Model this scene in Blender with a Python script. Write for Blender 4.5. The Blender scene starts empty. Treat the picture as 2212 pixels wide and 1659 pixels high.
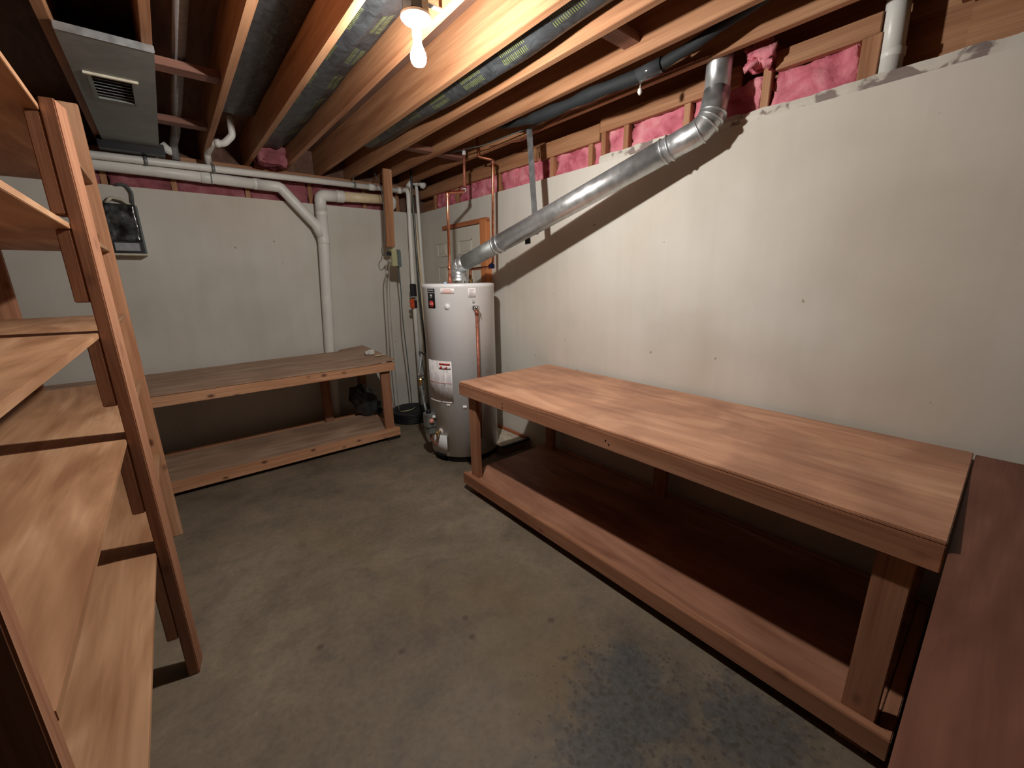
import bpy, bmesh, math, random
from mathutils import Vector, Matrix, noise

random.seed(7)
PI = math.pi
scene = bpy.context.scene
col = scene.collection

# ------------------------------------------------------------------ camera, world, exposure
cd = bpy.data.cameras.new('camera')
cam = bpy.data.objects.new('camera', cd)
col.objects.link(cam)
scene.camera = cam
cd.sensor_fit = 'HORIZONTAL'
cd.sensor_width = 36.0
cd.lens = 36.0 * 882.8 / 2212.0
cd.clip_start = 0.01
cd.clip_end = 60
yaw, pitch, roll = math.radians(39.2095), math.radians(-14.406), math.radians(-0.9477)
fw = Vector((math.sin(yaw) * math.cos(pitch), math.cos(yaw) * math.cos(pitch), math.sin(pitch)))
rt = Vector((math.cos(yaw), -math.sin(yaw), 0))
up = rt.cross(fw)
R2 = rt * math.cos(roll) + up * math.sin(roll)
U2 = -rt * math.sin(roll) + up * math.cos(roll)
m = Matrix((R2, U2, -fw)).transposed().to_4x4()
m.translation = Vector((-2.390, -4.555, 1.555))
cam.matrix_world = m

world = bpy.data.worlds.new('world')
scene.world = world
world.use_nodes = True
world.node_tree.nodes['Background'].inputs[0].default_value = (0.02, 0.018, 0.02, 1)
world.node_tree.nodes['Background'].inputs[1].default_value = 0.3
scene.view_settings.view_transform = 'Standard'
scene.view_settings.look = 'None'
scene.view_settings.gamma = 1
scene.view_settings.use_curve_mapping = False
scene.view_settings.exposure = 0.0
BULB_STRENGTH = 2800.0
BULB_COLOR = (1.0, 0.965, 0.92, 1)

# ------------------------------------------------------------------ helpers
def new_bm():
    return bmesh.new()

def merge(bm, t):
    me = bpy.data.meshes.new('tmp')
    t.to_mesh(me)
    t.free()
    bm.from_mesh(me)
    bpy.data.meshes.remove(me)

def bx(bm, x0, x1, y0, y1, z0, z1, bev=0.0, rot=None, mat=0):
    t = bmesh.new()
    bmesh.ops.create_cube(t, size=1)
    c = Vector(((x0 + x1) / 2, (y0 + y1) / 2, (z0 + z1) / 2))
    s = (abs(x1 - x0), abs(y1 - y0), abs(z1 - z0))
    for v in t.verts:
        v.co = Vector((v.co.x * s[0], v.co.y * s[1], v.co.z * s[2]))
    if bev:
        bmesh.ops.bevel(t, geom=t.edges[:], offset=min(bev, min(s) * .45), segments=2, affect='EDGES')
    if rot is not None:
        bmesh.ops.rotate(t, verts=t.verts, cent=(0, 0, 0), matrix=rot)
    bmesh.ops.translate(t, verts=t.verts, vec=c)
    for f in t.faces:
        f.material_index = mat
    merge(bm, t)
    return bm

def box(*a, **k):
    return bx(new_bm(), *a, **k)

def fillet(pts, r):
    pts = [Vector(p) for p in pts]
    if r <= 0 or len(pts) < 3:
        return pts
    out = [pts[0]]
    for i in range(1, len(pts) - 1):
        a, b, c = pts[i - 1], pts[i], pts[i + 1]
        d1 = (a - b); d2 = (c - b)
        l1, l2 = d1.length, d2.length
        d1.normalize(); d2.normalize()
        ang = d1.angle(d2)
        if ang > PI - .02:
            out.append(b); continue
        t = min(r / math.tan(ang / 2), l1 * .49, l2 * .49)
        p0 = b + d1 * t; p1 = b + d2 * t
        for k in range(7):
            s = k / 6
            q = p0 * (1 - s) ** 2 + b * 2 * s * (1 - s) + p1 * s * s
            out.append(q)
    out.append(pts[-1])
    return out

def tube(bm, pts, r, fil=0.0, seg=14, cap=True, mat=0, radii=None):
    P = fillet(pts, fil)
    rings = []
    T0 = (P[1] - P[0]).normalized()
    ref = Vector((0, 0, 1)) if abs(T0.z) < .9 else Vector((1, 0, 0))
    N = (ref - T0 * ref.dot(T0)).normalized()
    for i, p in enumerate(P):
        if i == 0: T = (P[1] - P[0]).normalized()
        elif i == len(P) - 1: T = (P[-1] - P[-2]).normalized()
        else: T = ((P[i + 1] - p).normalized() + (p - P[i - 1]).normalized()).normalized()
        N = (N - T * N.dot(T)).normalized()
        B = T.cross(N)
        rr = radii[i] if radii and len(radii) == len(P) else r
        rings.append([bm.verts.new(p + (N * math.cos(2 * PI * k / seg) + B * math.sin(2 * PI * k / seg)) * rr) for k in range(seg)])
    for i in range(len(rings) - 1):
        for k in range(seg):
            f = bm.faces.new((rings[i][k], rings[i][(k + 1) % seg], rings[i + 1][(k + 1) % seg], rings[i + 1][k]))
            f.smooth = True; f.material_index = mat
    if cap:
        f = bm.faces.new(rings[0][::-1]); f.material_index = mat
        f = bm.faces.new(rings[-1]); f.material_index = mat
    return bm

def lathe(bm, prof, c, seg=40, mat=0, smooth=True, axis=None):
    c = Vector(c)
    rings = []
    q = Vector((0, 0, 1)).rotation_difference(Vector(axis).normalized()).to_matrix() if axis else Matrix.Identity(3)
    for r, z in prof:
        if r < 1e-6:
            rings.append([bm.verts.new(c + q @ Vector((0, 0, z)))])
        else:
            rings.append([bm.verts.new(c + q @ Vector((r * math.cos(2 * PI * k / seg), r * math.sin(2 * PI * k / seg), z))) for k in range(seg)])
    for a, b in zip(rings[:-1], rings[1:]):
        for k in range(seg):
            k2 = (k + 1) % seg
            if len(a) == 1 and len(b) == 1: continue
            if len(a) == 1: f = bm.faces.new((a[0], b[k2], b[k]))
            elif len(b) == 1: f = bm.faces.new((a[k], a[k2], b[0]))
            else: f = bm.faces.new((a[k], a[k2], b[k2], b[k]))
            f.smooth = smooth; f.material_index = mat
    return bm

def closed_lathe(bm, prof, c, **k):
    return lathe(bm, [(0, prof[0][1])] + prof + [(0, prof[-1][1])], c, **k)

def emit(name, bm, mat, origin=(0, 0, 0), parent=None):
    origin = Vector(origin)
    bmesh.ops.translate(bm, verts=bm.verts, vec=-origin)
    bmesh.ops.recalc_face_normals(bm, faces=bm.faces)
    me = bpy.data.meshes.new(name)
    bm.to_mesh(me); bm.free()
    for mm in (mat if isinstance(mat, (list, tuple)) else [mat]):
        me.materials.append(mm)
    o = bpy.data.objects.new(name, me)
    col.objects.link(o)
    if parent is not None:
        o.parent = parent
    else:
        o.location = origin
    return o

def tag(o, label, cat, group=None, kind=None):
    o['label'] = label; o['category'] = cat
    if group: o['group'] = group
    if kind: o['kind'] = kind
    return o

def thing(name, label, cat, loc, group=None):
    o = bpy.data.objects.new(name, None)
    o.empty_display_size = .05
    col.objects.link(o); o.location = loc
    return tag(o, label, cat, group)

def part(name, bm, mat, root, label=None, origin=None):
    r = root
    org = Vector((0, 0, 0))
    while r is not None:
        org += r.location; r = r.parent
    o = emit(name, bm, mat, org, root)
    if label: o['label'] = label
    return o

def single(name, bm, mat, label, cat, loc, group=None, kind=None):
    return tag(emit(name, bm, mat, loc), label, cat, group, kind)

def struct(name, bm, mat, loc=(0, 0, 0)):
    o = emit(name, bm, mat, loc)
    o['kind'] = 'structure'
    return o

# ------------------------------------------------------------------ materials
def base(name, rough=.7, metal=0.0, spec=.35):
    mt = bpy.data.materials.new(name); mt.use_nodes = True
    nt = mt.node_tree
    b = nt.nodes['Principled BSDF']
    b.inputs['Roughness'].default_value = rough
    b.inputs['Metallic'].default_value = metal
    b.inputs['Specular IOR Level'].default_value = spec
    return mt, nt, b

def N(nt, t, **k):
    n = nt.nodes.new(t)
    for a, v in k.items():
        if a.startswith('i_'):
            n.inputs[a[2:].replace('_', ' ')].default_value = v
        else: setattr(n, a, v)
    return n

def coords(nt, scale, rnd=True):
    tc = N(nt, 'ShaderNodeTexCoord')
    mp = N(nt, 'ShaderNodeMapping')
    mp.inputs['Scale'].default_value = scale
    if rnd:
        oi = N(nt, 'ShaderNodeObjectInfo')
        mu = N(nt, 'ShaderNodeMath', operation='MULTIPLY'); mu.inputs[1].default_value = 37.0
        nt.links.new(oi.outputs['Random'], mu.inputs[0])
        ad = N(nt, 'ShaderNodeVectorMath', operation='ADD')
        nt.links.new(tc.outputs['Object'], ad.inputs[0]); nt.links.new(mu.outputs[0], ad.inputs[1])
        nt.links.new(ad.outputs[0], mp.inputs['Vector'])
    else:
        nt.links.new(tc.outputs['Object'], mp.inputs['Vector'])
    return mp.outputs['Vector']

def ramp(nt, fac, stops):
    r = N(nt, 'ShaderNodeValToRGB')
    e = r.color_ramp.elements
    while len(e) < len(stops): e.new(.5)
    for i, (p, c) in enumerate(stops):
        e[i].position = p; e[i].color = (*c, 1) if len(c) == 3 else c
    nt.links.new(fac, r.inputs['Fac'])
    return r.outputs['Color']

def mix(nt, fac, a, b, mode='MIX'):
    mx = N(nt, 'ShaderNodeMix', data_type='RGBA', blend_type=mode)
    if isinstance(fac, (int, float)): mx.inputs['Factor'].default_value = fac
    else: nt.links.new(fac, mx.inputs['Factor'])
    for s, v in (('A', a), ('B', b)):
        i = [q for q in mx.inputs if q.name == s and q.type == 'RGBA'][0]
        if isinstance(v, tuple): i.default_value = (*v[:3], 1)
        else: nt.links.new(v, i)
    return [q for q in mx.outputs if q.type == 'RGBA'][0]

def bump(nt, b, h, strength=.3, dist=.01):
    bp = N(nt, 'ShaderNodeBump')
    bp.inputs['Strength'].default_value = strength; bp.inputs['Distance'].default_value = dist
    nt.links.new(h, bp.inputs['Height']); nt.links.new(bp.outputs[0], b.inputs['Normal'])

def noise_tex(nt, vec, scale, detail=4, dist=0.0, rough=.5):
    n = N(nt, 'ShaderNodeTexNoise')
    n.inputs['Scale'].default_value = scale; n.inputs['Detail'].default_value = detail
    n.inputs['Distortion'].default_value = dist; n.inputs['Roughness'].default_value = rough
    nt.links.new(vec, n.inputs['Vector'])
    return n.outputs['Fac']

def wood(name, axis, dark, mid, light, knots=0.0, rough=.62, across=16.0, along=.9):
    mt, nt, b = base(name, rough)
    sc = [across] * 3; sc['xyz'.index(axis)] = along
    v = coords(nt, sc)
    n1 = noise_tex(nt, v, 1.0, 5, .6)
    c = ramp(nt, n1, [(.3, dark), (.5, mid), (.72, light)])
    sc2 = [130.0] * 3; sc2['xyz'.index(axis)] = 3.0
    v2 = coords(nt, sc2)
    n2 = noise_tex(nt, v2, 1.0, 2)
    g = ramp(nt, n2, [(.35, (.72, .66, .6)), (.6, (1, 1, 1))])
    c = mix(nt, .6, c, g, 'MULTIPLY')
    if knots:
        sc3 = [11.0] * 3; sc3['xyz'.index(axis)] = 6.0
        v3 = coords(nt, sc3)
        vo = N(nt, 'ShaderNodeTexVoronoi'); vo.inputs['Scale'].default_value = 1.0
        nt.links.new(v3, vo.inputs['Vector'])
        k = ramp(nt, vo.outputs['Distance'], [(.07, (knots,) * 3), (.20, (0, 0, 0))])
        c = mix(nt, k, c, (dark[0] * .22, dark[1] * .18, dark[2] * .18))
    nt.links.new(c, b.inputs['Base Color'])
    bump(nt, b, n2, .12, .002)
    return mt

def ply(name, dark, mid, light, rough=.5, stain=0.0, axis='y', spec=.35):
    mt, nt, b = base(name, rough, spec=spec)
    sc = [7.0] * 3; sc['xyz'.index(axis)] = 1.3
    v = coords(nt, sc)
    wv = N(nt, 'ShaderNodeTexNoise'); wv.inputs['Scale'].default_value = 1.0
    wv.inputs['Detail'].default_value = 3; wv.inputs['Distortion'].default_value = 1.6
    nt.links.new(v, wv.inputs['Vector'])
    c = ramp(nt, wv.outputs['Fac'], [(.3, dark), (.5, mid), (.68, light)])
    sc2 = [90.0] * 3; sc2['xyz'.index(axis)] = 4.0
    n2 = noise_tex(nt, coords(nt, sc2), 1.0, 2)
    c = mix(nt, .35, c, ramp(nt, n2, [(.35, (.7, .66, .62)), (.6, (1, 1, 1))]), 'MULTIPLY')
    if stain:
        n3 = noise_tex(nt, coords(nt, (2.6, 2.6, 2.6)), 1.0, 5, .4)
        c = mix(nt, stain, c, ramp(nt, n3, [(.38, (.5, .44, .42)), (.56, (1, 1, 1))]), 'MULTIPLY')
    nt.links.new(c, b.inputs['Base Color'])
    return mt

def plain(name, c, rough=.6, metal=0.0, var=.12, spec=.4, nscale=30.0, bmp=0.0):
    mt, nt, b = base(name, rough, metal, spec)
    n = noise_tex(nt, coords(nt, (1, 1, 1)), nscale, 3)
    d = tuple(x * (1 - var) for x in c); l = tuple(min(1, x * (1 + var)) for x in c)
    nt.links.new(ramp(nt, n, [(.3, d), (.7, l)]), b.inputs['Base Color'])
    if bmp: bump(nt, b, n, bmp, .004)
    return mt

LD, LM, LL = (.30, .130, .060), (.41, .20, .098), (.51, .275, .145)
M_wood = {a: wood('lumber_' + a, a, LD, LM, LL) for a in 'xyz'}
M_knot = {a: wood('knotty_lumber_' + a, a, (.45, .21, .105), (.60, .31, .17), (.70, .40, .235), knots=.9) for a in 'xyz'}
M_post = {a: wood('shelf_lumber_' + a, a, (.29, .125, .066), (.385, .18, .10), (.47, .24, .14), knots=.4) for a in 'xyz'}
M_shelf = ply('shelf_plywood', (.32, .155, .075), (.455, .245, .128), (.57, .335, .19), rough=.55)
M_shelf_edge = M_shelf
M_top_right = ply('bench_top_hardboard', (.44, .215, .125), (.57, .29, .17), (.65, .36, .22), rough=.42, stain=.55, spec=.4)
M_top_left = ply('bench_top_worn_board', (.34, .215, .145), (.43, .28, .19), (.53, .37, .26), rough=.6, stain=.4, axis='x')
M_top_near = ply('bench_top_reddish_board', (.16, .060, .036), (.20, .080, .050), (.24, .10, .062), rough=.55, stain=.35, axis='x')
M_sub = ply('subfloor_plywood', (.13, .065, .045), (.17, .09, .06), (.22, .12, .08), rough=.8)
M_galv = None

def galv(name, c, rough, metal=.85):
    mt, nt, b = base(name, rough, metal, .5)
    n = noise_tex(nt, coords(nt, (1, 1, 1)), 26, 3)
    n2 = noise_tex(nt, coords(nt, (1, 1, 1)), 4, 3)
    cc = ramp(nt, n, [(.3, tuple(x * .78 for x in c)), (.7, c)])
    cc = mix(nt, .5, cc, ramp(nt, n2, [(.35, (.7, .7, .7)), (.65, (1, 1, 1))]), 'MULTIPLY')
    nt.links.new(cc, b.inputs['Base Color'])
    nt.links.new(ramp(nt, n, [(.2, (rough * .8,) * 3), (.8, (rough * 1.25,) * 3)]), b.inputs['Roughness'])
    return mt
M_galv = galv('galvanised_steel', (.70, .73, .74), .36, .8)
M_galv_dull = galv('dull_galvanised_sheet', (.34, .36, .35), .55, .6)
M_strap = galv('zinc_strap', (.50, .54, .56), .45)
M_chrome = plain('bright_steel', (.75, .76, .78), .18, 1.0)
M_copper = plain('copper', (.78, .34, .20), .28, 1.0, var=.25)
M_copper_dark = plain('tarnished_copper', (.36, .13, .085), .5, .55, var=.25)
M_brass = plain('brass', (.62, .42, .18), .35, .9)
M_pvc = plain('white_pvc', (.78, .78, .73), .35, var=.05, nscale=8)
M_pvc_cream = plain('cream_pvc', (.80, .66, .43), .42, var=.1, nscale=14)
M_pvc_grey = plain('greyish_pvc', (.48, .48, .47), .4, var=.06)
M_steel_dark = plain('dark_steel_conduit', (.10, .11, .11), .35, .6)
M_black = plain('black_plastic', (.012, .012, .014), .42)
M_black_matte = plain('black_foam', (.014, .017, .019), .75, nscale=60, bmp=.3)
M_cord = plain('grey_cord', (.34, .31, .27), .6)
M_cord_dark = plain('dark_grey_cord', (.10, .12, .12), .55)
M_white = plain('white_label', (.86, .82, .81), .5, var=.03)
M_porc = plain('white_porcelain', (.85, .84, .8), .3, var=.02)
M_enamel = plain('grey_enamel', (.78, .79, .79), .34, var=.03, nscale=3, spec=.5)
M_red = plain('red_print', (.55, .05, .04), .5)
M_salmon = plain('salmon_print', (.75, .30, .24), .5)
M_ink = plain('grey_ink', (.30, .29, .31), .6)
M_blue = plain('blue_valve_handle', (.03, .05, .22), .4)
M_lightblue = plain('light_blue_cap', (.35, .5, .75), .5)
M_orange = plain('orange_plastic', (.7, .10, .03), .45)
M_beige = plain('beige_plastic', (.62, .57, .44), .5)
M_olive = plain('yellowish_box', (.42, .40, .22), .6)
M_greybox = plain('grey_green_cover', (.12, .145, .14), .45)
M_paint_door = plain('door_paint', (.60, .58, .50), .4, var=.03, nscale=5)
M_trim_orange = wood('orange_trim', 'z', (.50, .17, .06), (.60, .23, .085), (.66, .29, .12))
M_trim_orange_y = wood('reddish_trim', 'y', (.34, .10, .045), (.42, .14, .06), (.48, .18, .08))

# insulation
def insul(name, d, mcol, l):
    mt, nt, b = base(name, .95, spec=.05)
    n = noise_tex(nt, coords(nt, (1, 1, 1)), 9, 5, .5)
    n2 = noise_tex(nt, coords(nt, (1, 1, 1)), 55, 3)
    c = ramp(nt, n, [(.3, d), (.5, mcol), (.7, l)])
    nt.links.new(c, b.inputs['Base Color'])
    b.inputs['Subsurface Weight'].default_value = 0.0
    bump(nt, b, n2, .6, .01)
    return mt
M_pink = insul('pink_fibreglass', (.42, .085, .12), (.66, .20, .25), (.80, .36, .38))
M_pink_dull = insul('dull_pink_fibreglass', (.20, .07, .075), (.34, .11, .13), (.42, .18, .19))  # darker, duller copy of the pink insulation colours

# walls
def wall_mat():
    mt, nt, b = base('painted_parging', .75, spec=.25)
    v = coords(nt, (1, 1, 1), False)
    n = noise_tex(nt, v, 1.3, 6, .3)
    c = ramp(nt, n, [(.32, (.585, .565, .50)), (.5, (.655, .64, .58)), (.7, (.70, .69, .635))])
    n4 = noise_tex(nt, v, .55, 3)
    c = mix(nt, .5, c, ramp(nt, n4, [(.42, (1, 1, 1)), (.6, (.98, .88, .80))]), 'MULTIPLY')
    # vertical brush streaks
    v3 = coords(nt, (11, 11, .8), False)
    n3 = noise_tex(nt, v3, 1.0, 3)
    c = mix(nt, .3, c, ramp(nt, n3, [(.35, (.9, .89, .88)), (.6, (1, 1, 1))]), 'MULTIPLY')
    # small rusty scuffs
    vo = N(nt, 'ShaderNodeTexVoronoi'); vo.inputs['Scale'].default_value = 4.2
    nt.links.new(v, vo.inputs['Vector'])
    nz = noise_tex(nt, v, 60, 2)
    ad = N(nt, 'ShaderNodeMath', operation='MULTIPLY_ADD'); ad.inputs[1].default_value = .09; 
    nt.links.new(nz, ad.inputs[0]); nt.links.new(vo.outputs['Distance'], ad.inputs[2])
    k = ramp(nt, ad.outputs[0], [(.062, (.8, .8, .8)), (.085, (0, 0, 0))])
    c = mix(nt, k, c, (.30, .20, .15))
    nt.links.new(c, b.inputs['Base Color'])
    nb = noise_tex(nt, v, 14, 6)
    bump(nt, b, nb, .22, .006)
    return mt
M_wall = wall_mat()

def ledge_mat():
    mt, nt, b = base('chipped_parging_ledge', .85, spec=.2)
    v = coords(nt, (1, 1, 1), False)
    n = noise_tex(nt, v, 9, 4, .5)
    c = ramp(nt, n, [(.42, (.26, .21, .19)), (.47, (.62, .58, .50)), (.7, (.68, .65, .57))])
    nt.links.new(c, b.inputs['Base Color'])
    bump(nt, b, n, .4, .01)
    return mt
M_ledge = ledge_mat()

def floor_mat():
    mt, nt, b = base('old_concrete', .62, spec=.35)
    v = coords(nt, (1, 1, 1), False)
    n = noise_tex(nt, v, 1.1, 7, .6, .6)
    c = ramp(nt, n, [(.28, (.125, .095, .068)), (.45, (.185, .148, .104)), (.6, (.225, .180, .128)), (.78, (.27, .222, .165))])
    n2 = noise_tex(nt, v, 7, 6, .4, .65)
    c = mix(nt, .8, c, ramp(nt, n2, [(.3, (.66, .66, .69)), (.5, (.92, .92, .92)), (.7, (1.12, 1.10, 1.06))]), 'MULTIPLY')
    nf = noise_tex(nt, v, 38, 6, .5, .7)
    c = mix(nt, .5, c, ramp(nt, nf, [(.36, (.72, .70, .68)), (.55, (1.0, 1.0, 1.0)), (.72, (1.15, 1.13, 1.1))]), 'MULTIPLY')
    n3 = noise_tex(nt, v, .8, 4, .8)
    c = mix(nt, ramp(nt, n3, [(.54, (0, 0, 0)), (.70, (.55, .55, .55))]), c, (.19, .125, .06))
    # worn bluish-grey patches
    acc = None
    for (px, py, r) in ((-1.30, -3.90, .30), (-1.52, -3.95, .22), (-1.05, -4.22, .26), (-1.16, -3.80, .14), (-1.62, -4.15, .25)):
        sub = N(nt, 'ShaderNodeVectorMath', operation='DISTANCE')
        nt.links.new(v, sub.inputs[0]); sub.inputs[1].default_value = (px, py, 0)
        dv = N(nt, 'ShaderNodeMath', operation='DIVIDE'); nt.links.new(sub.outputs['Value'], dv.inputs[0]); dv.inputs[1].default_value = r
        if acc is None: acc = dv.outputs[0]
        else:
            mn = N(nt, 'ShaderNodeMath', operation='MINIMUM'); nt.links.new(acc, mn.inputs[0]); nt.links.new(dv.outputs[0], mn.inputs[1]); acc = mn.outputs[0]
    n4 = noise_tex(nt, v, 13, 9, .9, .8)
    ma = N(nt, 'ShaderNodeMath', operation='MULTIPLY_ADD'); ma.inputs[1].default_value = 2.6
    nt.links.new(n4, ma.inputs[0]); nt.links.new(acc, ma.inputs[2])
    pm = ramp(nt, ma.outputs[0], [(0.0, (.85, .85, .85)), (.5, (0, 0, 0))])
    # ramp works on 0..1, so rescale first
    mr = N(nt, 'ShaderNodeMapRange'); mr.inputs[1].default_value = 1.72; mr.inputs[2].default_value = 2.22
    nt.links.new(ma.outputs[0], mr.inputs[0])
    pm = ramp(nt, mr.outputs[0], [(0.0, (.72, .72, .72)), (1.0, (0, 0, 0))])
    pc = ramp(nt, nf, [(.4, (.055, .060, .064)), (.6, (.090, .096, .100)), (.75, (.14, .14, .135))])
    c = mix(nt, pm, c, pc)
    # pock marks around them
    vo = N(nt, 'ShaderNodeTexVoronoi'); vo.inputs['Scale'].default_value = 34
    nt.links.new(v, vo.inputs['Vector'])
    mr2 = N(nt, 'ShaderNodeMapRange'); mr2.inputs[1].default_value = 1.8; mr2.inputs[2].default_value = 3.0
    mr2.inputs[3].default_value = .34; mr2.inputs[4].default_value = .0
    nt.links.new(ma.outputs[0], mr2.inputs[0])
    lt = N(nt, 'ShaderNodeMath', operation='LESS_THAN'); nt.links.new(vo.outputs['Distance'], lt.inputs[0]); nt.links.new(mr2.outputs[0], lt.inputs[1])
    mm = N(nt, 'ShaderNodeMath', operation='MULTIPLY'); mm.inputs[1].default_value = .5; nt.links.new(lt.outputs[0], mm.inputs[0])
    c = mix(nt, mm.outputs[0], c, (.065, .048, .036))
    # single round spots
    acc = None
    for (px, py) in ((-1.562, -3.16), (-1.598, -3.269), (-2.137, -2.881), (-1.873, -3.134), (-1.262, -3.433)):
        sub = N(nt, 'ShaderNodeVectorMath', operation='DISTANCE')
        nt.links.new(v, sub.inputs[0]); sub.inputs[1].default_value = (px, py, 0)
        if acc is None: acc = sub.outputs['Value']
        else:
            mn = N(nt, 'ShaderNodeMath', operation='MINIMUM'); nt.links.new(acc, mn.inputs[0]); nt.links.new(sub.outputs['Value'], mn.inputs[1]); acc = mn.outputs[0]
    sp = ramp(nt, acc, [(.008, (.8, .8, .8)), (.02, (0, 0, 0))])
    c = mix(nt, sp, c, (.08, .055, .04))
    nt.links.new(c, b.inputs['Base Color'])
    bump(nt, b, n2, .25, .006)
    return mt
M_floor = floor_mat()

# black facing of the joist-bay insulation, with rows of printed marks
def facing(name, colr, strength, base_c=(.055, .06, .062), rot=False):
    mt, nt, b = base(name, .45, spec=.5)
    v = coords(nt, (1, 1, 1), False)
    br = N(nt, 'ShaderNodeTexBrick')
    br.inputs['Scale'].default_value = 1.0
    br.inputs['Brick Width'].default_value = .012; br.inputs['Row Height'].default_value = .035
    br.inputs['Mortar Size'].default_value = .0045; br.offset = .37
    br.inputs['Color1'].default_value = (1, 1, 1, 1); br.inputs['Color2'].default_value = (.6, .6, .6, 1)
    br.inputs['Mortar'].default_value = (0, 0, 0, 1)
    mp = N(nt, 'ShaderNodeMapping'); mp.inputs['Rotation'].default_value = (0, 0, PI / 2)
    nt.links.new(v, mp.inputs['Vector']); nt.links.new(mp.outputs[0], br.inputs['Vector'])
    # blocks of writing along the run
    wv = N(nt, 'ShaderNodeTexWave', bands_direction='Y'); wv.inputs['Scale'].default_value = .9
    nt.links.new(v, wv.inputs['Vector'])
    wx = N(nt, 'ShaderNodeTexWave', bands_direction='X'); wx.inputs['Scale'].default_value = 2.2
    nt.links.new(v, wx.inputs['Vector'])
    k = mix(nt, 1.0, ramp(nt, wv.outputs['Fac'], [(.45, (0, 0, 0)), (.5, (1, 1, 1))]), ramp(nt, wx.outputs['Fac'], [(.62, (0, 0, 0)), (.68, (1, 1, 1))]), 'MULTIPLY')
    k = mix(nt, 1.0, k, br.outputs['Color'], 'MULTIPLY')
    k = mix(nt, 1.0, k, (strength,) * 3, 'MULTIPLY')
    n = noise_tex(nt, v, 12, 4, 1.0)
    c = ramp(nt, n, [(.35, tuple(x * .6 for x in base_c)), (.65, tuple(x * 1.3 for x in base_c))])
    c = mix(nt, k, c, colr)
    nt.links.new(c, b.inputs['Base Color'])
    bump(nt, b, n, .5, .02)
    return mt
M_face_green = facing('black_facing_green_print', (.30, .36, .08), .75, (.034, .037, .040))
M_face_plain = facing('black_facing_grey_print', (.12, .13, .13), .4, (.03, .031, .034))
M_wrap = plain('crumpled_clear_wrap_on_black', (.035, .04, .038), .22, var=.9, nscale=22, spec=.8, bmp=.6)

def bulb_mat(name, strength):
    mt = bpy.data.materials.new(name); mt.use_nodes = True
    nt = mt.node_tree
    b = nt.nodes['Principled BSDF']
    b.inputs['Base Color'].default_value = (1, 1, 1, 1)
    b.inputs['Emission Color'].default_value = BULB_COLOR
    b.inputs['Emission Strength'].default_value = strength
    return mt
M_bulb = bulb_mat('glowing_bulb_dome', BULB_STRENGTH)
M_bulb_neck = bulb_mat('glowing_bulb_neck', BULB_STRENGTH * .12)

def warn_mat():
    # white warning sheet: columns of fine grey print (UV-driven)
    mt, nt, b = base('printed_warning_sheet', .5)
    uv = N(nt, 'ShaderNodeUVMap')
    mp = N(nt, 'ShaderNodeMapping'); mp.inputs['Scale'].default_value = (1, 1, 1)
    nt.links.new(uv.outputs[0], mp.inputs['Vector'])
    br = N(nt, 'ShaderNodeTexBrick'); br.inputs['Scale'].default_value = 1
    br.inputs['Brick Width'].default_value = .11; br.inputs['Row Height'].default_value = .018
    br.inputs['Mortar Size'].default_value = .0055; br.offset = .4
    br.inputs['Color1'].default_value = (.38, .36, .40, 1); br.inputs['Color2'].default_value = (.52, .50, .53, 1)
    br.inputs['Mortar'].default_value = (.86, .82, .82, 1)
    nt.links.new(mp.outputs[0], br.inputs['Vector'])
    n = noise_tex(nt, mp.outputs[0], 6, 2)
    c = mix(nt, ramp(nt, n, [(.47, (0, 0, 0)), (.5, (1, 1, 1))]), br.outputs['Color'], (.84, .80, .79))
    # margins
    nt.links.new(c, b.inputs['Base Color'])
    return mt
M_warn = warn_mat()

# ------------------------------------------------------------------ setting
WX, WY = -6.5, -9.0          # far ends of the room behind and beside the camera
struct('floor', box(WX - .2, .25, WY - .2, .3, -.12, 0), M_floor)

def slanted_wall(axis, top_in, bot_in, thick, a0, a1, z0, z1):
    """wall whose inner face leans out slightly towards the floor"""
    bm = new_bm()
    n = 24
    vs = []
    for k, (off_t, off_b) in enumerate(((top_in, bot_in), (top_in + thick, bot_in + thick))):
        for zz, o in ((z0, off_b), (z1, off_t)):
            vs.append([bm.verts.new((o, a0 + (a1 - a0) * i / n, zz) if axis == 'x' else (a0 + (a1 - a0) * i / n, o, zz)) for i in range(n + 1)])
    quads = ((0, 1), (1, 3), (3, 2), (2, 0))
    for p, q in quads:
        for i in range(n):
            bm.faces.new((vs[p][i], vs[p][i + 1], vs[q][i + 1], vs[q][i]))
    for i in (0, n):
        bm.faces.new((vs[0][i], vs[1][i], vs[3][i], vs[2][i]))
    return bm
struct('wall_right', slanted_wall('x', 0.0, .05, .22, WY - .1, .22, 0, 2.298), M_wall)
struct('wall_back', slanted_wall('y', 0.0, .15, .22, WX - .1, .3, 0, 2.298), M_wall)
M_block = plain('unpainted_block', (.16, .145, .125), .9, nscale=6, var=.2)
struct('wall_left', box(WX - .2, WX, WY - .2, .3, 0, 2.81), M_block)
struct('wall_front', box(WX, .25, WY - .2, WY, 0, 2.81), M_block)

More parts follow.
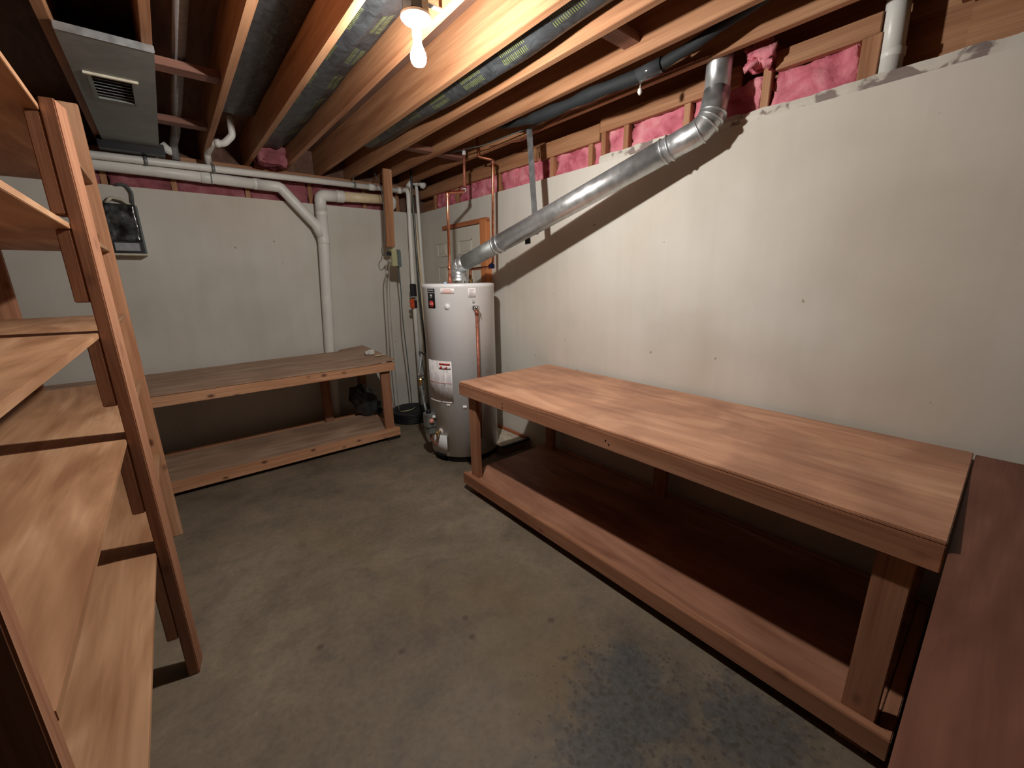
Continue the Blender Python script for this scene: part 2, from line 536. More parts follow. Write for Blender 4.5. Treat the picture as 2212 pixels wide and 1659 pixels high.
# crumbling parging ledge on top of the right wall
bm = new_bm()
n = 160
y0l, y1l = -2.585, WY
rows = []
for i in range(n + 1):
    y = y0l + (y1l - y0l) * i / n
    t = 2.345 + .012 * noise.noise(Vector((y * 9, 1.3, 0))) + .006 * noise.noise(Vector((y * 31, 4, 0)))
    lo = 2.296 + .006 * noise.noise(Vector((y * 14, 9, 0)))
    x = .004 + .01 * noise.noise(Vector((y * 6, 5, 2)))
    rows.append([bm.verts.new(p) for p in ((x, y, lo), (x - .004, y, (lo + t) / 2), (x + .004, y, t), (.20, y, t), (.20, y, lo))])
for a, b_ in zip(rows[:-1], rows[1:]):
    for k in range(5):
        bm.faces.new((a[k], a[(k + 1) % 5], b_[(k + 1) % 5], b_[k]))
bm.faces.new(rows[0]); bm.faces.new(rows[-1])
struct('trim_1', bm, M_ledge)

# ceiling: plywood subfloor, and rim boards above the walls
struct('ceiling', box(WX - .2, .40, WY - .2, .40, 2.81, 2.84), M_sub)
bm = new_bm()
bx(bm, .16, .20, WY, .20, 2.298, 2.81)
struct('trim_2', bm, M_wood['y'])
bm = new_bm()
bx(bm, WX, .16, .16, .20, 2.298, 2.81)
struct('trim_3', bm, M_sub)  # dark subfloor colour stands in for shade at the bay ends

# ---------------------------------------------------------------- joists
ZJ, ZT = 2.575, 2.808
JX = {1: -2.565, 2: -2.257, 3: -1.943, 4: -1.630, 5: -1.337, 6: -1.019, 7: -.731, 8: -.427, 9: -.134}
JL = {1: 'ceiling joist along the left side of the duct pan, above the shelving',
      2: 'short-looking ceiling joist ending over the middle of the duct pan',
      3: 'ceiling joist just right of the duct pan, left of the white drain trap',
      4: 'ceiling joist immediately left of the bare bulb',
      5: 'ceiling joist immediately right of the bare bulb',
      6: 'brightly lit ceiling joist with a broad grained face, second right of the bulb',
      7: 'ceiling joist just right of the sagging black bag with green print',
      8: 'ceiling joist just left of the black foam-wrapped pipe',
      9: 'ceiling joist nearest the right wall, beside the vertical flue'}
for k, xr in JX.items():
    bm = new_bm()
    bx(bm, xr - .038, xr, -6.9, .15, ZJ, ZT, bev=.002)
    single('ceiling_joist', bm, M_wood['y'], JL[k], 'joist', (xr - .019, -3.3, ZJ), 'wooden ceiling joists')

# blocking boards between joists
M_blocking = wood('dark_reddish_board', 'x', (.16, .07, .05), (.22, .10, .07), (.28, .14, .09))  # darker and redder than the joist lumber
def blocking(x0, x1, y, lab, z0=2.60):
    single('blocking_board', box(x0, x1, y - .045, y + .045, z0, z0 + .038, bev=.002), M_blocking, lab, 'blocking', ((x0 + x1) / 2, y, z0), 'blocking between the joists')
blocking(JX[2], JX[3] - .038, -1.63, 'wooden blocking board crossing the bay right of the duct pan, nearer one', 2.60)
blocking(JX[2], JX[3] - .038, -.73, 'wooden blocking board crossing the bay right of the duct pan, farther one', 2.60)
blocking(JX[7], JX[8] - .038, -3.15, 'wooden blocking board between joists right of the sagging black bag', 2.63)
blocking(JX[7], JX[8] - .038, -1.15, 'wooden blocking board between joists above the copper pipes', 2.60)
blocking(JX[8], JX[9] - .038, -1.20, 'wooden blocking board behind the copper pipes, next to the right wall', 2.58)

# ---------------------------------------------------------------- framing over the walls
fr = thing('wall_top_framing', 'wooden header boards and short studs on top of the right wall', 'framing', (.04, -2.5, 2.3))
for (a, b_, z0, z1, x0) in ((-1.93, .02, 2.455, 2.545, .03), (-2.57, -1.985, 2.445, 2.55, .022), (-3.46, -2.58, 2.485, 2.572, .012), (-4.00, -3.62, 2.495, 2.574, .02)):
    part('header_board', box(x0, x0 + .038, a, b_, z0, z1, bev=.002), M_wood['y'], fr)
for (a, b_, zt, x0) in ((-2.627, -2.589, 2.485, .016), (-2.802, -2.764, 2.485, .02), (-3.205, -3.167, 2.485, .02), (-2.127, -2.089, 2.445, .03),
                        (-2.506, -2.468, 2.445, .03), (-3.606, -3.568, 2.53, .02), (-4.010, -3.945, 2.50, .02), (-.30, -.262, 2.455, .04), (-.75, -.712, 2.455, .04), (-1.45, -1.412, 2.455, .04), (-4.62, -4.58, 2.574, .05)):
    part('short_stud', box(x0, x0 + .05, a, b_, 2.299, zt, bev=.002), M_wood['z'], fr)
part('sheathing_panel', box(.10, .115, -5.8, -4.25, 2.345, 2.80), M_wood['y'], fr)
part('brace', box(.04, .078, -4.95, -4.22, 2.52, 2.60, bev=.002), M_wood['y'], fr)

def fluff(x0, x1, y0, y1, z0, z1, amp=.02, res=.035, seed=0):
    t = bmesh.new()
    bmesh.ops.create_cube(t, size=1)
    dims = (x1 - x0, y1 - y0, z1 - z0)
    bmesh.ops.subdivide_edges(t, edges=t.edges[:], cuts=max(3, min(24, int(max(dims) / res))), use_grid_fill=True)
    c = Vector(((x0 + x1) / 2, (y0 + y1) / 2, (z0 + z1) / 2))
    for v in t.verts:
        p = Vector((v.co.x * dims[0], v.co.y * dims[1], v.co.z * dims[2])) + c
        q = p * 16 + Vector((seed * 3.1, 0, 0))
        d = Vector(noise.noise_vector(q)) * amp + Vector(noise.noise_vector(q * 2.7)) * amp * .5
        v.co = p + d
    for f in t.faces: f.smooth = True
    return t
RI = [(-3.56, -3.215, 'pink insulation batt behind the flue elbow on the right wall', .05, 2.298),
      (-3.16, -2.81, 'widest pink insulation batt, between studs left of the flue elbow', .055, 2.30),
      (-2.76, -2.632, 'narrow pink insulation batt at the left end of the raised ledge', .05, 2.30),
      (-2.462, -2.135, 'pink insulation batt between studs right of the hanging metal strap', .06, 2.29),
      (-2.585, -2.512, 'thin pink insulation sliver just left of the raised ledge', .06, 2.29),
      (-2.08, -1.46, 'pink insulation batt behind the hanging metal strap', .06, 2.28),
      (-1.405, -.76, 'pink insulation batt behind the copper pipes on the right wall', .065, 2.28),
      (-.70, -.31, 'dim pink insulation batt on the right wall near the corner', .065, 2.28),
      (-3.94, -3.612, 'pink insulation batt on the right wall, just left of the cream pipe', .05, 2.33)]
for i, (a, b_, lab, x0, z0) in enumerate(RI):
    single('insulation_batt', fluff(x0, x0 + .09, a, b_, z0, 2.50 if i < 3 or i == 8 else 2.46, .022, .03, i), M_pink, lab, 'insulation', (x0, (a + b_) / 2, z0), 'pink insulation batts')
single('insulation_batt', fluff(-.03, .05, -3.61, -3.50, 2.515, 2.62, .05, .012, 23), M_pink, 'loose pink insulation tuft bulging beside the vertical flue', 'insulation', (.0, -3.55, 2.5), 'pink insulation batts')

# back wall: studs and duller pink insulation
fb = thing('wall_top_framing', 'dim wooden header and short studs on top of the back wall', 'framing', (-2.0, .05, 2.3))
part('header_board', box(WX, 0.02, .05, .088, 2.50, 2.573, bev=.002), M_wood['x'], fb)
xs_ = [-3.7, -2.62, -2.2, -1.68, -1.15, -.62, -.25]
for x in xs_:
    part('short_stud', box(x - .019, x + .019, .03, .08, 2.30, 2.50, bev=.002), M_wood['z'], fb)
BL = ['far left of the electrical box', 'above the electrical box', 'above the left white drain pipe', 'behind the left bend of the white drain pipe', 'behind the cream pipe', 'beside the hanging wooden board']
for i in range(len(xs_) - 1):
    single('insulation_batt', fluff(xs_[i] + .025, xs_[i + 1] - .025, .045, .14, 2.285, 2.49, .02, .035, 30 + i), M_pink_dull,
           'dull pink insulation over the back wall, ' + BL[i], 'insulation', (xs_[i], .05, 2.3), 'dull pink insulation over the back wall')
single('insulation_batt', fluff(-1.60, -1.38, -.22, .03, 2.56, 2.70, .03, .03, 50), M_pink_dull, 'rounded pink insulation tuft in the joist bay above the white pipes', 'insulation', (-1.49, -.1, 2.6))

# ---------------------------------------------------------------- black faced insulation in joist bays
def sag(x0, x1, y0, y1, ztop, zfun, nx=10, ny=70):
    bm = new_bm()
    g = []
    for j in range(ny + 1):
        y = y0 + (y1 - y0) * j / ny
        row = []
        for i in range(nx + 1):
            x = x0 + (x1 - x0) * i / nx
            row.append(bm.verts.new((x, y, zfun(i / nx, y))))
        g.append(row)
    for j in range(ny):
        for i in range(nx):
            f = bm.faces.new((g[j][i], g[j][i + 1], g[j + 1][i + 1], g[j + 1][i])); f.smooth = True
    r = bmesh.ops.extrude_face_region(bm, geom=bm.faces[:])
    for v in r['geom']:
        if isinstance(v, bmesh.types.BMVert): v.co.z = ztop
    return bm
def nz(x, y, s): return noise.noise(Vector((x * 1.7, y * 2.3, s)))
single('faced_insulation', sag(JX[4] + .003, JX[5] - .041, -5.6, -.27, 2.80, lambda u, y: 2.705 - .035 * math.sin(PI * u) + .02 * nz(u * 3, y, 1)),
       M_face_green, 'black-faced insulation with yellow-green printing in the bay above the bulb', 'insulation', (-1.5, -3, 2.7), 'black-faced insulation in the ceiling')
single('faced_insulation', sag(JX[6] + .003, JX[7] - .041, -5.6, -.9, 2.80, lambda u, y: 2.665 - .085 * math.sin(PI * u) * (.75 + .35 * math.sin(y * 2.1 + .6)) + .02 * nz(u * 3, y, 5)),
       M_face_green, 'sagging black-faced insulation with green print in the second bay right of the bulb', 'insulation', (-.87, -3, 2.65), 'black-faced insulation in the ceiling')
single('faced_insulation', sag(JX[3] + .003, JX[4] - .041, -5.6, -.7, 2.80, lambda u, y: 2.76 - .02 * math.sin(PI * u) + .01 * nz(u * 3, y, 9)),
       M_face_plain, 'flat dark grey-faced insulation in the bay left of the bulb', 'insulation', (-1.8, -3, 2.75), 'black-faced insulation in the ceiling')

# ---------------------------------------------------------------- duct pan
dk = thing('duct_pan', 'dull galvanised duct pan fixed under the joists above the shelving', 'duct', (-2.41, -1.1, 2.55))
bm = new_bm()
vx0, vx1, vy0, vy1 = -2.505, -2.345, -1.52, -1.18
zx0, zx1, zy0, zy1 = -2.563, -2.256, -1.93, -.26
for a in ((zx0, vx0, zy0, zy1), (vx1, zx1, zy0, zy1), (vx0, vx1, zy0, vy0), (vx0, vx1, vy1, zy1)):
    bx(bm, a[0], a[1], a[2], a[3], 2.548, 2.5745)
part('sheet', bm, M_galv_dull, dk)
part('rolled_edge', box(zx0 - .002, zx1 + .002, zy0 - .008, zy0, 2.544, 2.574, bev=.003), M_galv, dk, 'bright folded near edge')
part('end_cap', box(zx0 - .03, zx1 + .03, zy1, zy1 + .10, 2.50, 2.574, bev=.003), M_black, dk, 'dark end piece')
gr = part('grille', box(vx0 - .01, vx0 + .006, vy0 - .01, vy1 + .01, 2.542, 2.549), M_galv_dull, dk)
bm = new_bm(); bx(bm, vx1 - .006, vx1 + .01, vy0 - .01, vy1 + .01, 2.542, 2.549); bx(bm, vx0, vx1, vy1 - .006, vy1 + .01, 2.542, 2.549)
part('grille_frame', bm, M_galv_dull, dk)
part('grille_lip', box(vx0 - .02, vx1 + .02, vy0 - .012, vy0 + .004, 2.538, 2.549), M_beige, dk, 'pale lip along the near side of the vent')
for i in range(7):
    y = vy0 + .035 + i * .045
    part('louvre', box(vx0, vx1, y - .012, y + .012, 2.555, 2.558, rot=Matrix.Rotation(.6, 3, 'X')), M_galv_dull, dk)
part('dark_backing', box(vx0 - .004, vx1 + .004, vy0 - .004, vy1 + .004, 2.60, 2.61), M_black, dk)  # added black sheet, stands for the shade inside the vent

# ---------------------------------------------------------------- light fixture
lf = thing('ceiling_light', 'bare glowing bulb in a white porcelain holder under the joists', 'light', (-1.486, -2.907, 2.57))
LX, LY = -1.486, -2.907
bm = new_bm()
closed_lathe(bm, [(.012, .0), (.022, .0035), (.0285, .014), (.0305, .027), (.029, .040), (.0235, .055), (.0165, .072), (.0150, .086), (.0140, .095)], (LX, LY, 2.363), seg=32)
for f in bm.faces:
    f.material_index = 0 if f.calc_center_median().z < 2.363 + .034 else 1
part('bulb', bm, [M_bulb, M_bulb_neck], lf, 'glowing white bulb')
bm = new_bm()
closed_lathe(bm, [(.0175, 0), (.0185, .006), (.0185, .045), (.021, .05)], (LX, LY, 2.458), seg=28)
part('socket', bm, M_porc, lf, 'white porcelain socket')
bm = new_bm()
closed_lathe(bm, [(.022, 0), (.050, .006), (.058, .014), (.058, .022), (.052, .026)], (LX, LY, 2.503), seg=40)
part('holder_plate', bm, M_porc, lf, 'round white porcelain plate')
bm = new_bm()
closed_lathe(bm, [(.049, 0), (.051, .004), (.051, .045), (.047, .048)], (LX, LY, 2.529), seg=8, smooth=False)
part('junction_box', bm, M_steel_dark, lf, 'dark metal octagonal box')
part('hanger_bar', box(JX[4], JX[5] - .038, LY - .012, LY + .012, 2.579, 2.583), M_galv, lf)

# ---------------------------------------------------------------- door in the right wall, seen behind the heater
dr = thing('door_1', 'cream six-panel door behind the water heater', 'door', (0, -.8, .03)); 
del dr['category']; del dr['label']; dr['kind'] = 'structure'
def dxo(z): return .0 + .05 * (1 - z / 2.298)
bm = new_bm()
bx(bm, -.028, .02, -1.222, -.30, .95, 2.058, bev=.002)
part('door_leaf', bm, M_paint_door, dr)
for (a, b_, z0, z1) in ((-1.085, -.845, 1.80, 1.94), (-.60, -.42, 1.80, 1.94), (-1.085, -.845, 1.20, 1.70), (-.60, -.42, 1.20, 1.70)):
    bm = new_bm()
    w = .012
    bx(bm, -.037, -.027, a, b_, z1 - w, z1, bev=.003); bx(bm, -.037, -.027, a, b_, z0, z0 + w, bev=.003)
    bx(bm, -.037, -.027, a, a + w, z0, z1, bev=.003); bx(bm, -.037, -.027, b_ - w, b_, z0, z1, bev=.003)
    bx(bm, -.033, -.027, a + .03, b_ - .03, z0 + .03, z1 - .03, bev=.003)
    part('panel_moulding', bm, M_paint_door, dr)
part('side_casing', box(-.05, .03, -1.335, -1.245, .95, 2.09, bev=.003), M_trim_orange, dr, 'orange-stained side casing')
part('door_stop', box(-.036, .02, -1.245, -1.222, .95, 2.06, bev=.002), M_beige, dr)
part('top_casing', box(-.04, .02, -1.335, -.55, 2.064, 2.105, bev=.003), M_trim_orange_y, dr, 'reddish top casing')
part('hinge', box(-.035, -.028, -1.226, -1.20, 1.70, 1.78), M_brass, dr)

# ---------------------------------------------------------------- water heater
HX, HY, HR = -.46, -1.48, .305
wh = thing('water_heater', 'tall grey cylindrical gas water heater in the corner by the door', 'water heater', (HX, HY, 0))
bm = new_bm()
closed_lathe(bm, [(HR - .012, .05), (HR, .056), (HR, 1.492), (HR + .003, 1.496), (HR + .003, 1.518), (HR - .004, 1.525), (HR - .03, 1.528)], (HX, HY, 0), seg=80)
part('tank', bm, M_enamel, wh)
bm = new_bm()
closed_lathe(bm, [(HR - .02, .0), (HR - .02, .052)], (HX, HY, 0), seg=60)
part('base_ring', bm, M_black, wh, 'black base ring')
def cpt(a, r=HR, z=0.0):
    a = math.radians(a)
    return Vector((HX + r * math.cos(a), HY + r * math.sin(a), z))
def patch(a0, a1, z0, z1, off=.0015, seg=14, mat=0, bm=None, t=.0012):
    bm = bm or new_bm()
    uvl = bm.loops.layers.uv.verify()
    vs = []
    for i in range(seg + 1):
        a = a0 + (a1 - a0) * i / seg
        vs.append([bm.verts.new(cpt(a, HR + off, z)) for z in (z0, z1)] + [bm.verts.new(cpt(a, HR + off - t, z)) for z in (z0, z1)])
    for i in range(seg):
        f = bm.faces.new((vs[i][0], vs[i + 1][0], vs[i + 1][1], vs[i][1])); f.smooth = True; f.material_index = mat
        us = ((i / seg, 0), ((i + 1) / seg, 0), ((i + 1) / seg, 1), (i / seg, 1))
        for l, q in zip(f.loops, us): l[uvl].uv = q
        for a_, b_ in ((0, 2), (3, 1)):
            f = bm.faces.new((vs[i][a_], vs[i][b_], vs[i + 1][b_], vs[i + 1][a_])); f.material_index = mat
    return bm
def disc_on(a, z, r, off, mat=0, bm=None, th=.002, seg=20, squash=1.0):
    bm = bm or new_bm()
    c = cpt(a, HR + off, z)
    t = bmesh.new()
    n_ = Vector((math.cos(math.radians(a)), math.sin(math.radians(a)), 0))
    closed_lathe(t, [(r, -th), (r, th)], (0, 0, 0), seg=seg, axis=n_)
    for v in t.verts: v.co.z *= squash; 
    for v in t.verts: v.co += c
    for f in t.faces: f.material_index = mat
    merge(bm, t)
    return bm
# black brand plate with emblem and round red mark
bm = patch(-176, -160, 1.335, 1.49, mat=0)
patch(-174.5, -161.5, 1.457, 1.461, .0028, mat=1, bm=bm)
patch(-174, -162, 1.470, 1.482, .0028, mat=3, bm=bm)
patch(-170, -165.5, 1.418, 1.444, .0028, mat=1, bm=bm)
patch(-169, -166.5, 1.424, 1.438, .0036, mat=0, bm=bm)
disc_on(-168, 1.369, .026, .003, 2, bm)
patch(-172.5, -163.5, 1.366, 1.372, .0056, mat=1, bm=bm)
part('brand_plate', bm, [M_black, M_white, M_red, M_ink], wh, 'black plate with a pale emblem and a round red mark')
bm = patch(-149.5, -128.5, 1.45, 1.492, mat=0)
for i, (u0, u1) in enumerate(((.2, .75), (.1, .9), (.15, .85), (.3, .8))):
    z = 1.484 - i * .0088
    patch(-149.5 + 21 * u0, -149.5 + 21 * u1, z - .0032, z, .0028, mat=1, bm=bm)
part('notice_label', bm, [M_white, M_salmon], wh, 'white label with pale red print')
bm = patch(-107.5, -95.5, 1.418, 1.49, mat=0)
for i in range(6):
    z = 1.478 - i * .009
    patch(-106, -98 - (i % 3) * 1.5, z - .003, z, .0026, mat=1, bm=bm)
patch(-101.5, -97.5, 1.37, 1.415, .0015, mat=2, bm=bm)
part('data_label', bm, [M_white, M_ink, M_pvc_grey], wh, 'white data label above the relief valve')
bm = new_bm(); disc_on(-140, 1.349, .023, .001, 0, bm, .004, 28)
part('port_cap', bm, M_enamel, wh, 'round grey cap')
bm = patch(-188, -138, .545, .905, seg=22, mat=0)
patch(-160, -140.5, .872, .888, .003, mat=1, bm=bm)
patch(-161, -139.5, .835, .868, .0027, mat=3, bm=bm)
patch(-158, -154.5, .838, .862, .003, mat=1, bm=bm)
t = bm
for (a0, a1, z0, z1) in ((-151.5, -149.5, .840, .846), (-149.5, -147.5, .840, .853), (-147.5, -145.5, .840, .862)):
    patch(a0, a1, z0, z1, .003, seg=2, mat=1, bm=bm)
patch(-142.5, -140.8, .840, .850, .003, seg=2, mat=4, bm=bm)
patch(-188, -138.5, .715, .718, .003, mat=1, bm=bm)
patch(-160.5, -158.5, .545, .905, .0026, mat=3, bm=bm)
patch(-149.8, -148.5, .56, .83, .0026, mat=3, bm=bm)
patch(-140, -138, .545, .905, .0026, mat=3, bm=bm)
patch(-188, -138, .545, .556, .0026, mat=3, bm=bm)
patch(-152, -150, .70, .712, .003, mat=4, bm=bm)
part('warning_sheet', bm, [M_warn, M_red, M_red, M_white, M_ink], wh, 'large white warning sheet with red header and small pictures')
part('sticker', patch(-123.5, -117.5, .495, .525), M_white, wh, 'small white sticker')
part('sticker', patch(-150, -144, .518, .536), M_white, wh, 'small pale tab under the warning sheet')
bm = new_bm()
closed_lathe(bm, [(.095, 0), (.098, .004), (.070, .028), (.066, .052), (.068, .056)], (HX + .012, HY, 1.548), seg=36)
for a in (20, 140, 260):
    c = Vector((HX + .012 + .085 * math.cos(math.radians(a)), HY + .085 * math.sin(math.radians(a)), 1.5))
    bx(bm, c.x - .006, c.x + .006, c.y - .006, c.y + .006, 1.52, 1.55)
part('draft_hood', bm, M_galv, wh, 'flared steel draft hood')
# relief valve and its copper discharge pipe
rv = cpt(-99, HR + .0, 1.336)
n_ = Vector((math.cos(math.radians(-99)), math.sin(math.radians(-99)), 0))
bm = new_bm()
closed_lathe(bm, [(.020, 0), (.020, .02), (.013, .022), (.013, .045), (.019, .046), (.022, .056), (.019, .068), (.010, .074)], rv, seg=24, axis=n_)
tube(bm, [rv + n_ * .05 + Vector((.012, 0, -.012)), rv + n_ * .052 + Vector((.04, 0, -.055))], .003, seg=8)
part('relief_valve', bm, M_chrome, wh, 'shiny relief valve')
bm = new_bm()
p0 = rv + n_ * .045
tube(bm, [p0 + Vector((0, 0, -.012)), p0 + Vector((0, 0, -.055))], .0165, seg=18)
tube(bm, [p0 + Vector((0, 0, -.05)), p0 + Vector((-.004, 0, -1.10))], .0125, seg=18)
part('discharge_pipe', bm, M_copper_dark, wh, 'brown copper discharge pipe')
# gas control, drain, access cover
bm = new_bm()
c = cpt(-182, HR + .045, .36)
bx(bm, c.x - .04, c.x + .045, c.y - .045, c.y + .045, .31, .44, bev=.008)
bx(bm, c.x - .03, c.x + .03, c.y - .035, c.y + .035, .25, .315, bev=.006)
gv = part('gas_valve', bm, M_galv_dull, wh, 'grey gas control valve')
bm = new_bm(); closed_lathe(bm, [(.022, 0), (.024, .01), (.024, .022), (.018, .03)], c + Vector((-.01, -.01, .08)), seg=20)
part('control_knob', bm, M_black, gv, 'black temperature knob')
bm = new_bm(); closed_lathe(bm, [(.020, 0), (.021, .006), (.016, .02)], c + Vector((-.005, -.045, .015)), seg=20, axis=(-.3, -1, 0))
part('red_knob', bm, M_salmon, gv, 'pale pink dial')
bm = new_bm(); closed_lathe(bm, [(.014, 0), (.014, .02)], c + Vector((.018, -.045, .05)), seg=16, axis=(-.2, -1, 0))
part('button', bm, M_porc, gv)
bm = new_bm()
tube(bm, [c + Vector((0, 0, -.11)), c + Vector((0, .0, -.16)), cpt(-178, HR + .02, .14), cpt(-176, HR - .02, .11)], .005, .02, seg=8)
tube(bm, [c + Vector((.015, -.01, -.11)), c + Vector((.02, -.02, -.18)), cpt(-172, HR + .02, .15), cpt(-170, HR - .02, .12)], .004, .02, seg=8)
part('burner_tube', bm, M_copper_dark, wh)
d0 = cpt(-165, HR, .277); nd = (d0 - Vector((HX, HY, .277))).normalized()
bm = new_bm()
closed_lathe(bm, [(.026, -.002), (.026, .004)], d0, seg=24, axis=nd)
dv = part('drain_flange', bm, M_white, wh)
bm = new_bm()
closed_lathe(bm, [(.011, 0), (.011, .03), (.017, .032), (.017, .055), (.012, .06)], d0, seg=18, axis=nd)
tube(bm, [d0 + nd * .045, d0 + nd * .045 + Vector((0, 0, -.035))], .011, seg=12)
part('drain_valve', bm, M_brass, wh, 'brass drain valve')
bm = patch(-182, -152, .075, .245, .010, seg=12, t=.010)
part('access_cover', bm, M_enamel, wh, 'curved grey access cover')
bm = patch(-178, -156, .060, .070, .02, seg=10, t=.02)
part('cover_slot', bm, M_black, wh)
for a in (-160, -100, -40, 100, 200):
    q = cpt(a, HR - .035, 0)
    part('foot', box(q.x - .02, q.x + .02, q.y - .02, q.y + .02, 0, .035), M_black, wh)
# nipples on the top
bm = new_bm(); closed_lathe(bm, [(.019, 0), (.019, .045), (.015, .05), (.015, .075)], (-.60, -1.585, 1.52), seg=18)
part('inlet_nipple', bm, M_copper_dark, wh)
bm = new_bm(); closed_lathe(bm, [(.019, 0), (.019, .04), (.015, .045), (.015, .07)], (-.275, -1.40, 1.52), seg=18)
part('outlet_nipple', bm, M_brass, wh)
bm = new_bm(); closed_lathe(bm, [(.012, 0), (.012, .02)], (-.655, -1.60, 1.52), seg=14)
part('anode_cap', bm, M_lightblue, wh, 'small light blue cap')

# copper pipes
cp = thing('copper_pipe', 'copper riser rising from the left of the heater top and jogging up to the joists', 'pipe', (-.60, -1.585, 1.57))
bm = new_bm()
tube(bm, [(-.60, -1.585, 1.57), (-.575, -1.57, 2.215), (-.345, -1.46, 2.265), (-.336, -1.455, 2.30)], .0115, .02, seg=16)
part('lower_run', bm, M_copper, cp)
bm = new_bm()
tube(bm, [(-.337, -1.455, 2.268), (-.322, -1.45, 2.60)], .0115, seg=16)
part('upper_run', bm, M_copper_dark, cp, 'duller upper length')
for q in ((-.338, -1.455, 2.262), (-.324, -1.45, 2.545), (-.575, -1.57, 2.185), (-.60, -1.585, 1.63)):
    bm = new_bm(); closed_lathe(bm, [(.0145, 0), (.0155, .003), (.0155, .027), (.0145, .03)], q, seg=16)
    part('fitting', bm, M_pvc_grey if q[2] > 2.2 else M_copper, cp)
cp = thing('copper_pipe', 'copper pipe with a blue-handled valve running up right of the flue base', 'pipe', (-.275, -1.40, 1.57))
bm = new_bm()
tube(bm, [(-.275, -1.40, 1.57), (-.275, -1.40, 1.645), (-.175, -1.60, 1.66), (-.172, -1.60, 1.70)], .012, .02, seg=16)
part('elbow_run', bm, M_copper, cp)
bm = new_bm()
tube(bm, [(-.171, -1.60, 1.66), (-.142, -1.60, 2.505), (-.225, -1.515, 2.535), (-.228, -1.50, 2.70)], .0115, .022, seg=16)
part('riser', bm, M_copper, cp)
for q, ax, L_ in (((-.143, -1.60, 2.475), (0, 0, 1), .03), ((-.19, -1.565, 1.66), (1, -2, .1), .05)):
    bm = new_bm(); closed_lathe(bm, [(.0165, 0), (.0165, L_)], q, seg=16, axis=ax)
    part('fitting', bm, M_copper_dark, cp)
bm = new_bm()
vc = Vector((-.185, -1.59, 1.665)); va = Vector((-.45, -.9, .05)).normalized()
closed_lathe(bm, [(.006, 0), (.006, .04)], vc, seg=10, axis=va)
closed_lathe(bm, [(.021, 0), (.026, .004), (.021, .009)], vc + va * .04, seg=6, axis=va, smooth=False)
part('valve_handle', bm, M_blue, cp, 'blue round valve handle')

# ---------------------------------------------------------------- flue
fl = thing('flue_pipe', 'galvanised flue pipe sloping up from the water heater along the right wall', 'flue', (-.448, -1.48, 1.575))
FR = .063
A0 = Vector((-.448, -1.48, 1.598)); A1 = Vector((-.452, -1.49, 1.665))
B1 = Vector((-.142, -3.385, 2.278)); 
D = (B1 - A1).normalized()
bm = new_bm()
closed_lathe(bm, [(FR + .004, 0), (FR + .006, .003), (FR + .001, .007), (FR, .04), (FR + .005, .045), (FR, .05)], A0, seg=32)
tube(bm, [A0 + Vector((0, 0, .03)), A1, A1 + D * .10], FR, .03, seg=28)
for q, ax in ((A0 + Vector((0, 0, .055)), (0, 0, 1)), (A1 + D * .035 + Vector((0, 0, .004)), D), (A1 + Vector((0, -.01, .0)), (D + Vector((0, 0, 1))).normalized())):
    closed_lathe(bm, [(FR, -.006), (FR + .005, 0), (FR, .006)], q, seg=32, axis=ax)
part('lower_elbow', bm, M_galv, fl, 'segmented elbow on the draft hood')
bm = new_bm()
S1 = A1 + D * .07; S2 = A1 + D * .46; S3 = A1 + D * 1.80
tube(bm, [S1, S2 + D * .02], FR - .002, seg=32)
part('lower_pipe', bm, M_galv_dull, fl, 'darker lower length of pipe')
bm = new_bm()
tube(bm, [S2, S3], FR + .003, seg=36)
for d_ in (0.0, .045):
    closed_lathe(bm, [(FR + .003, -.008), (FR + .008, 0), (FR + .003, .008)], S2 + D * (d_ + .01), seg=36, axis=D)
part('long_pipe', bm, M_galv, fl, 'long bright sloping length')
bm = new_bm()
UP1 = Vector((-.085, -3.40, 2.45)); UP2 = Vector((-.068, -3.39, 2.80))
epts = fillet([S3 - D * .02, B1 + D * .03, UP1, UP2], .11)
tube(bm, [S3 - D * .03, B1 + D * .02, UP1], FR, .12, seg=32)
for q, ax in ((S3, D), (S3 + D * .035, D)):
    closed_lathe(bm, [(FR + .001, -.007), (FR + .008, 0), (FR + .001, .007)], q, seg=36, axis=ax)
for s_, q in ((.3, None), (.5, None), (.7, None), (.95, None)):
    i = int(1 + s_ * 6)
    ax = (epts[i + 1] - epts[i - 1]).normalized()
    closed_lathe(bm, [(FR, -.005), (FR + .005, 0), (FR, .005)], epts[i], seg=32, axis=ax)
part('upper_elbow', bm, M_galv, fl, 'segmented elbow turning the flue upward')
bm = new_bm()
tube(bm, [UP1 - Vector((.004, 0, .04)), UP2], FR - .003, seg=32)
part('vertical_pipe', bm, M_galv, fl)

# hanging strap
st = thing('metal_strap', 'flat grey perforated metal strap hanging from the ceiling to the flue', 'strap', (-.272, -2.22, 2.55))
bm = new_bm()
rot = Matrix.Rotation(math.radians(-6.0), 3, 'X')
bx(bm, -.268, -.264, -2.247, -2.192, 1.86, 2.57, rot=Matrix.Rotation(math.radians(-5.5), 3, 'X'))
part('band', bm, M_strap, st)
part('band_end', box(-.269, -.263, -2.19, -2.135, 1.805, 1.87, rot=Matrix.Rotation(math.radians(-5.5), 3, 'X')), M_black, st, 'black tip of the strap')

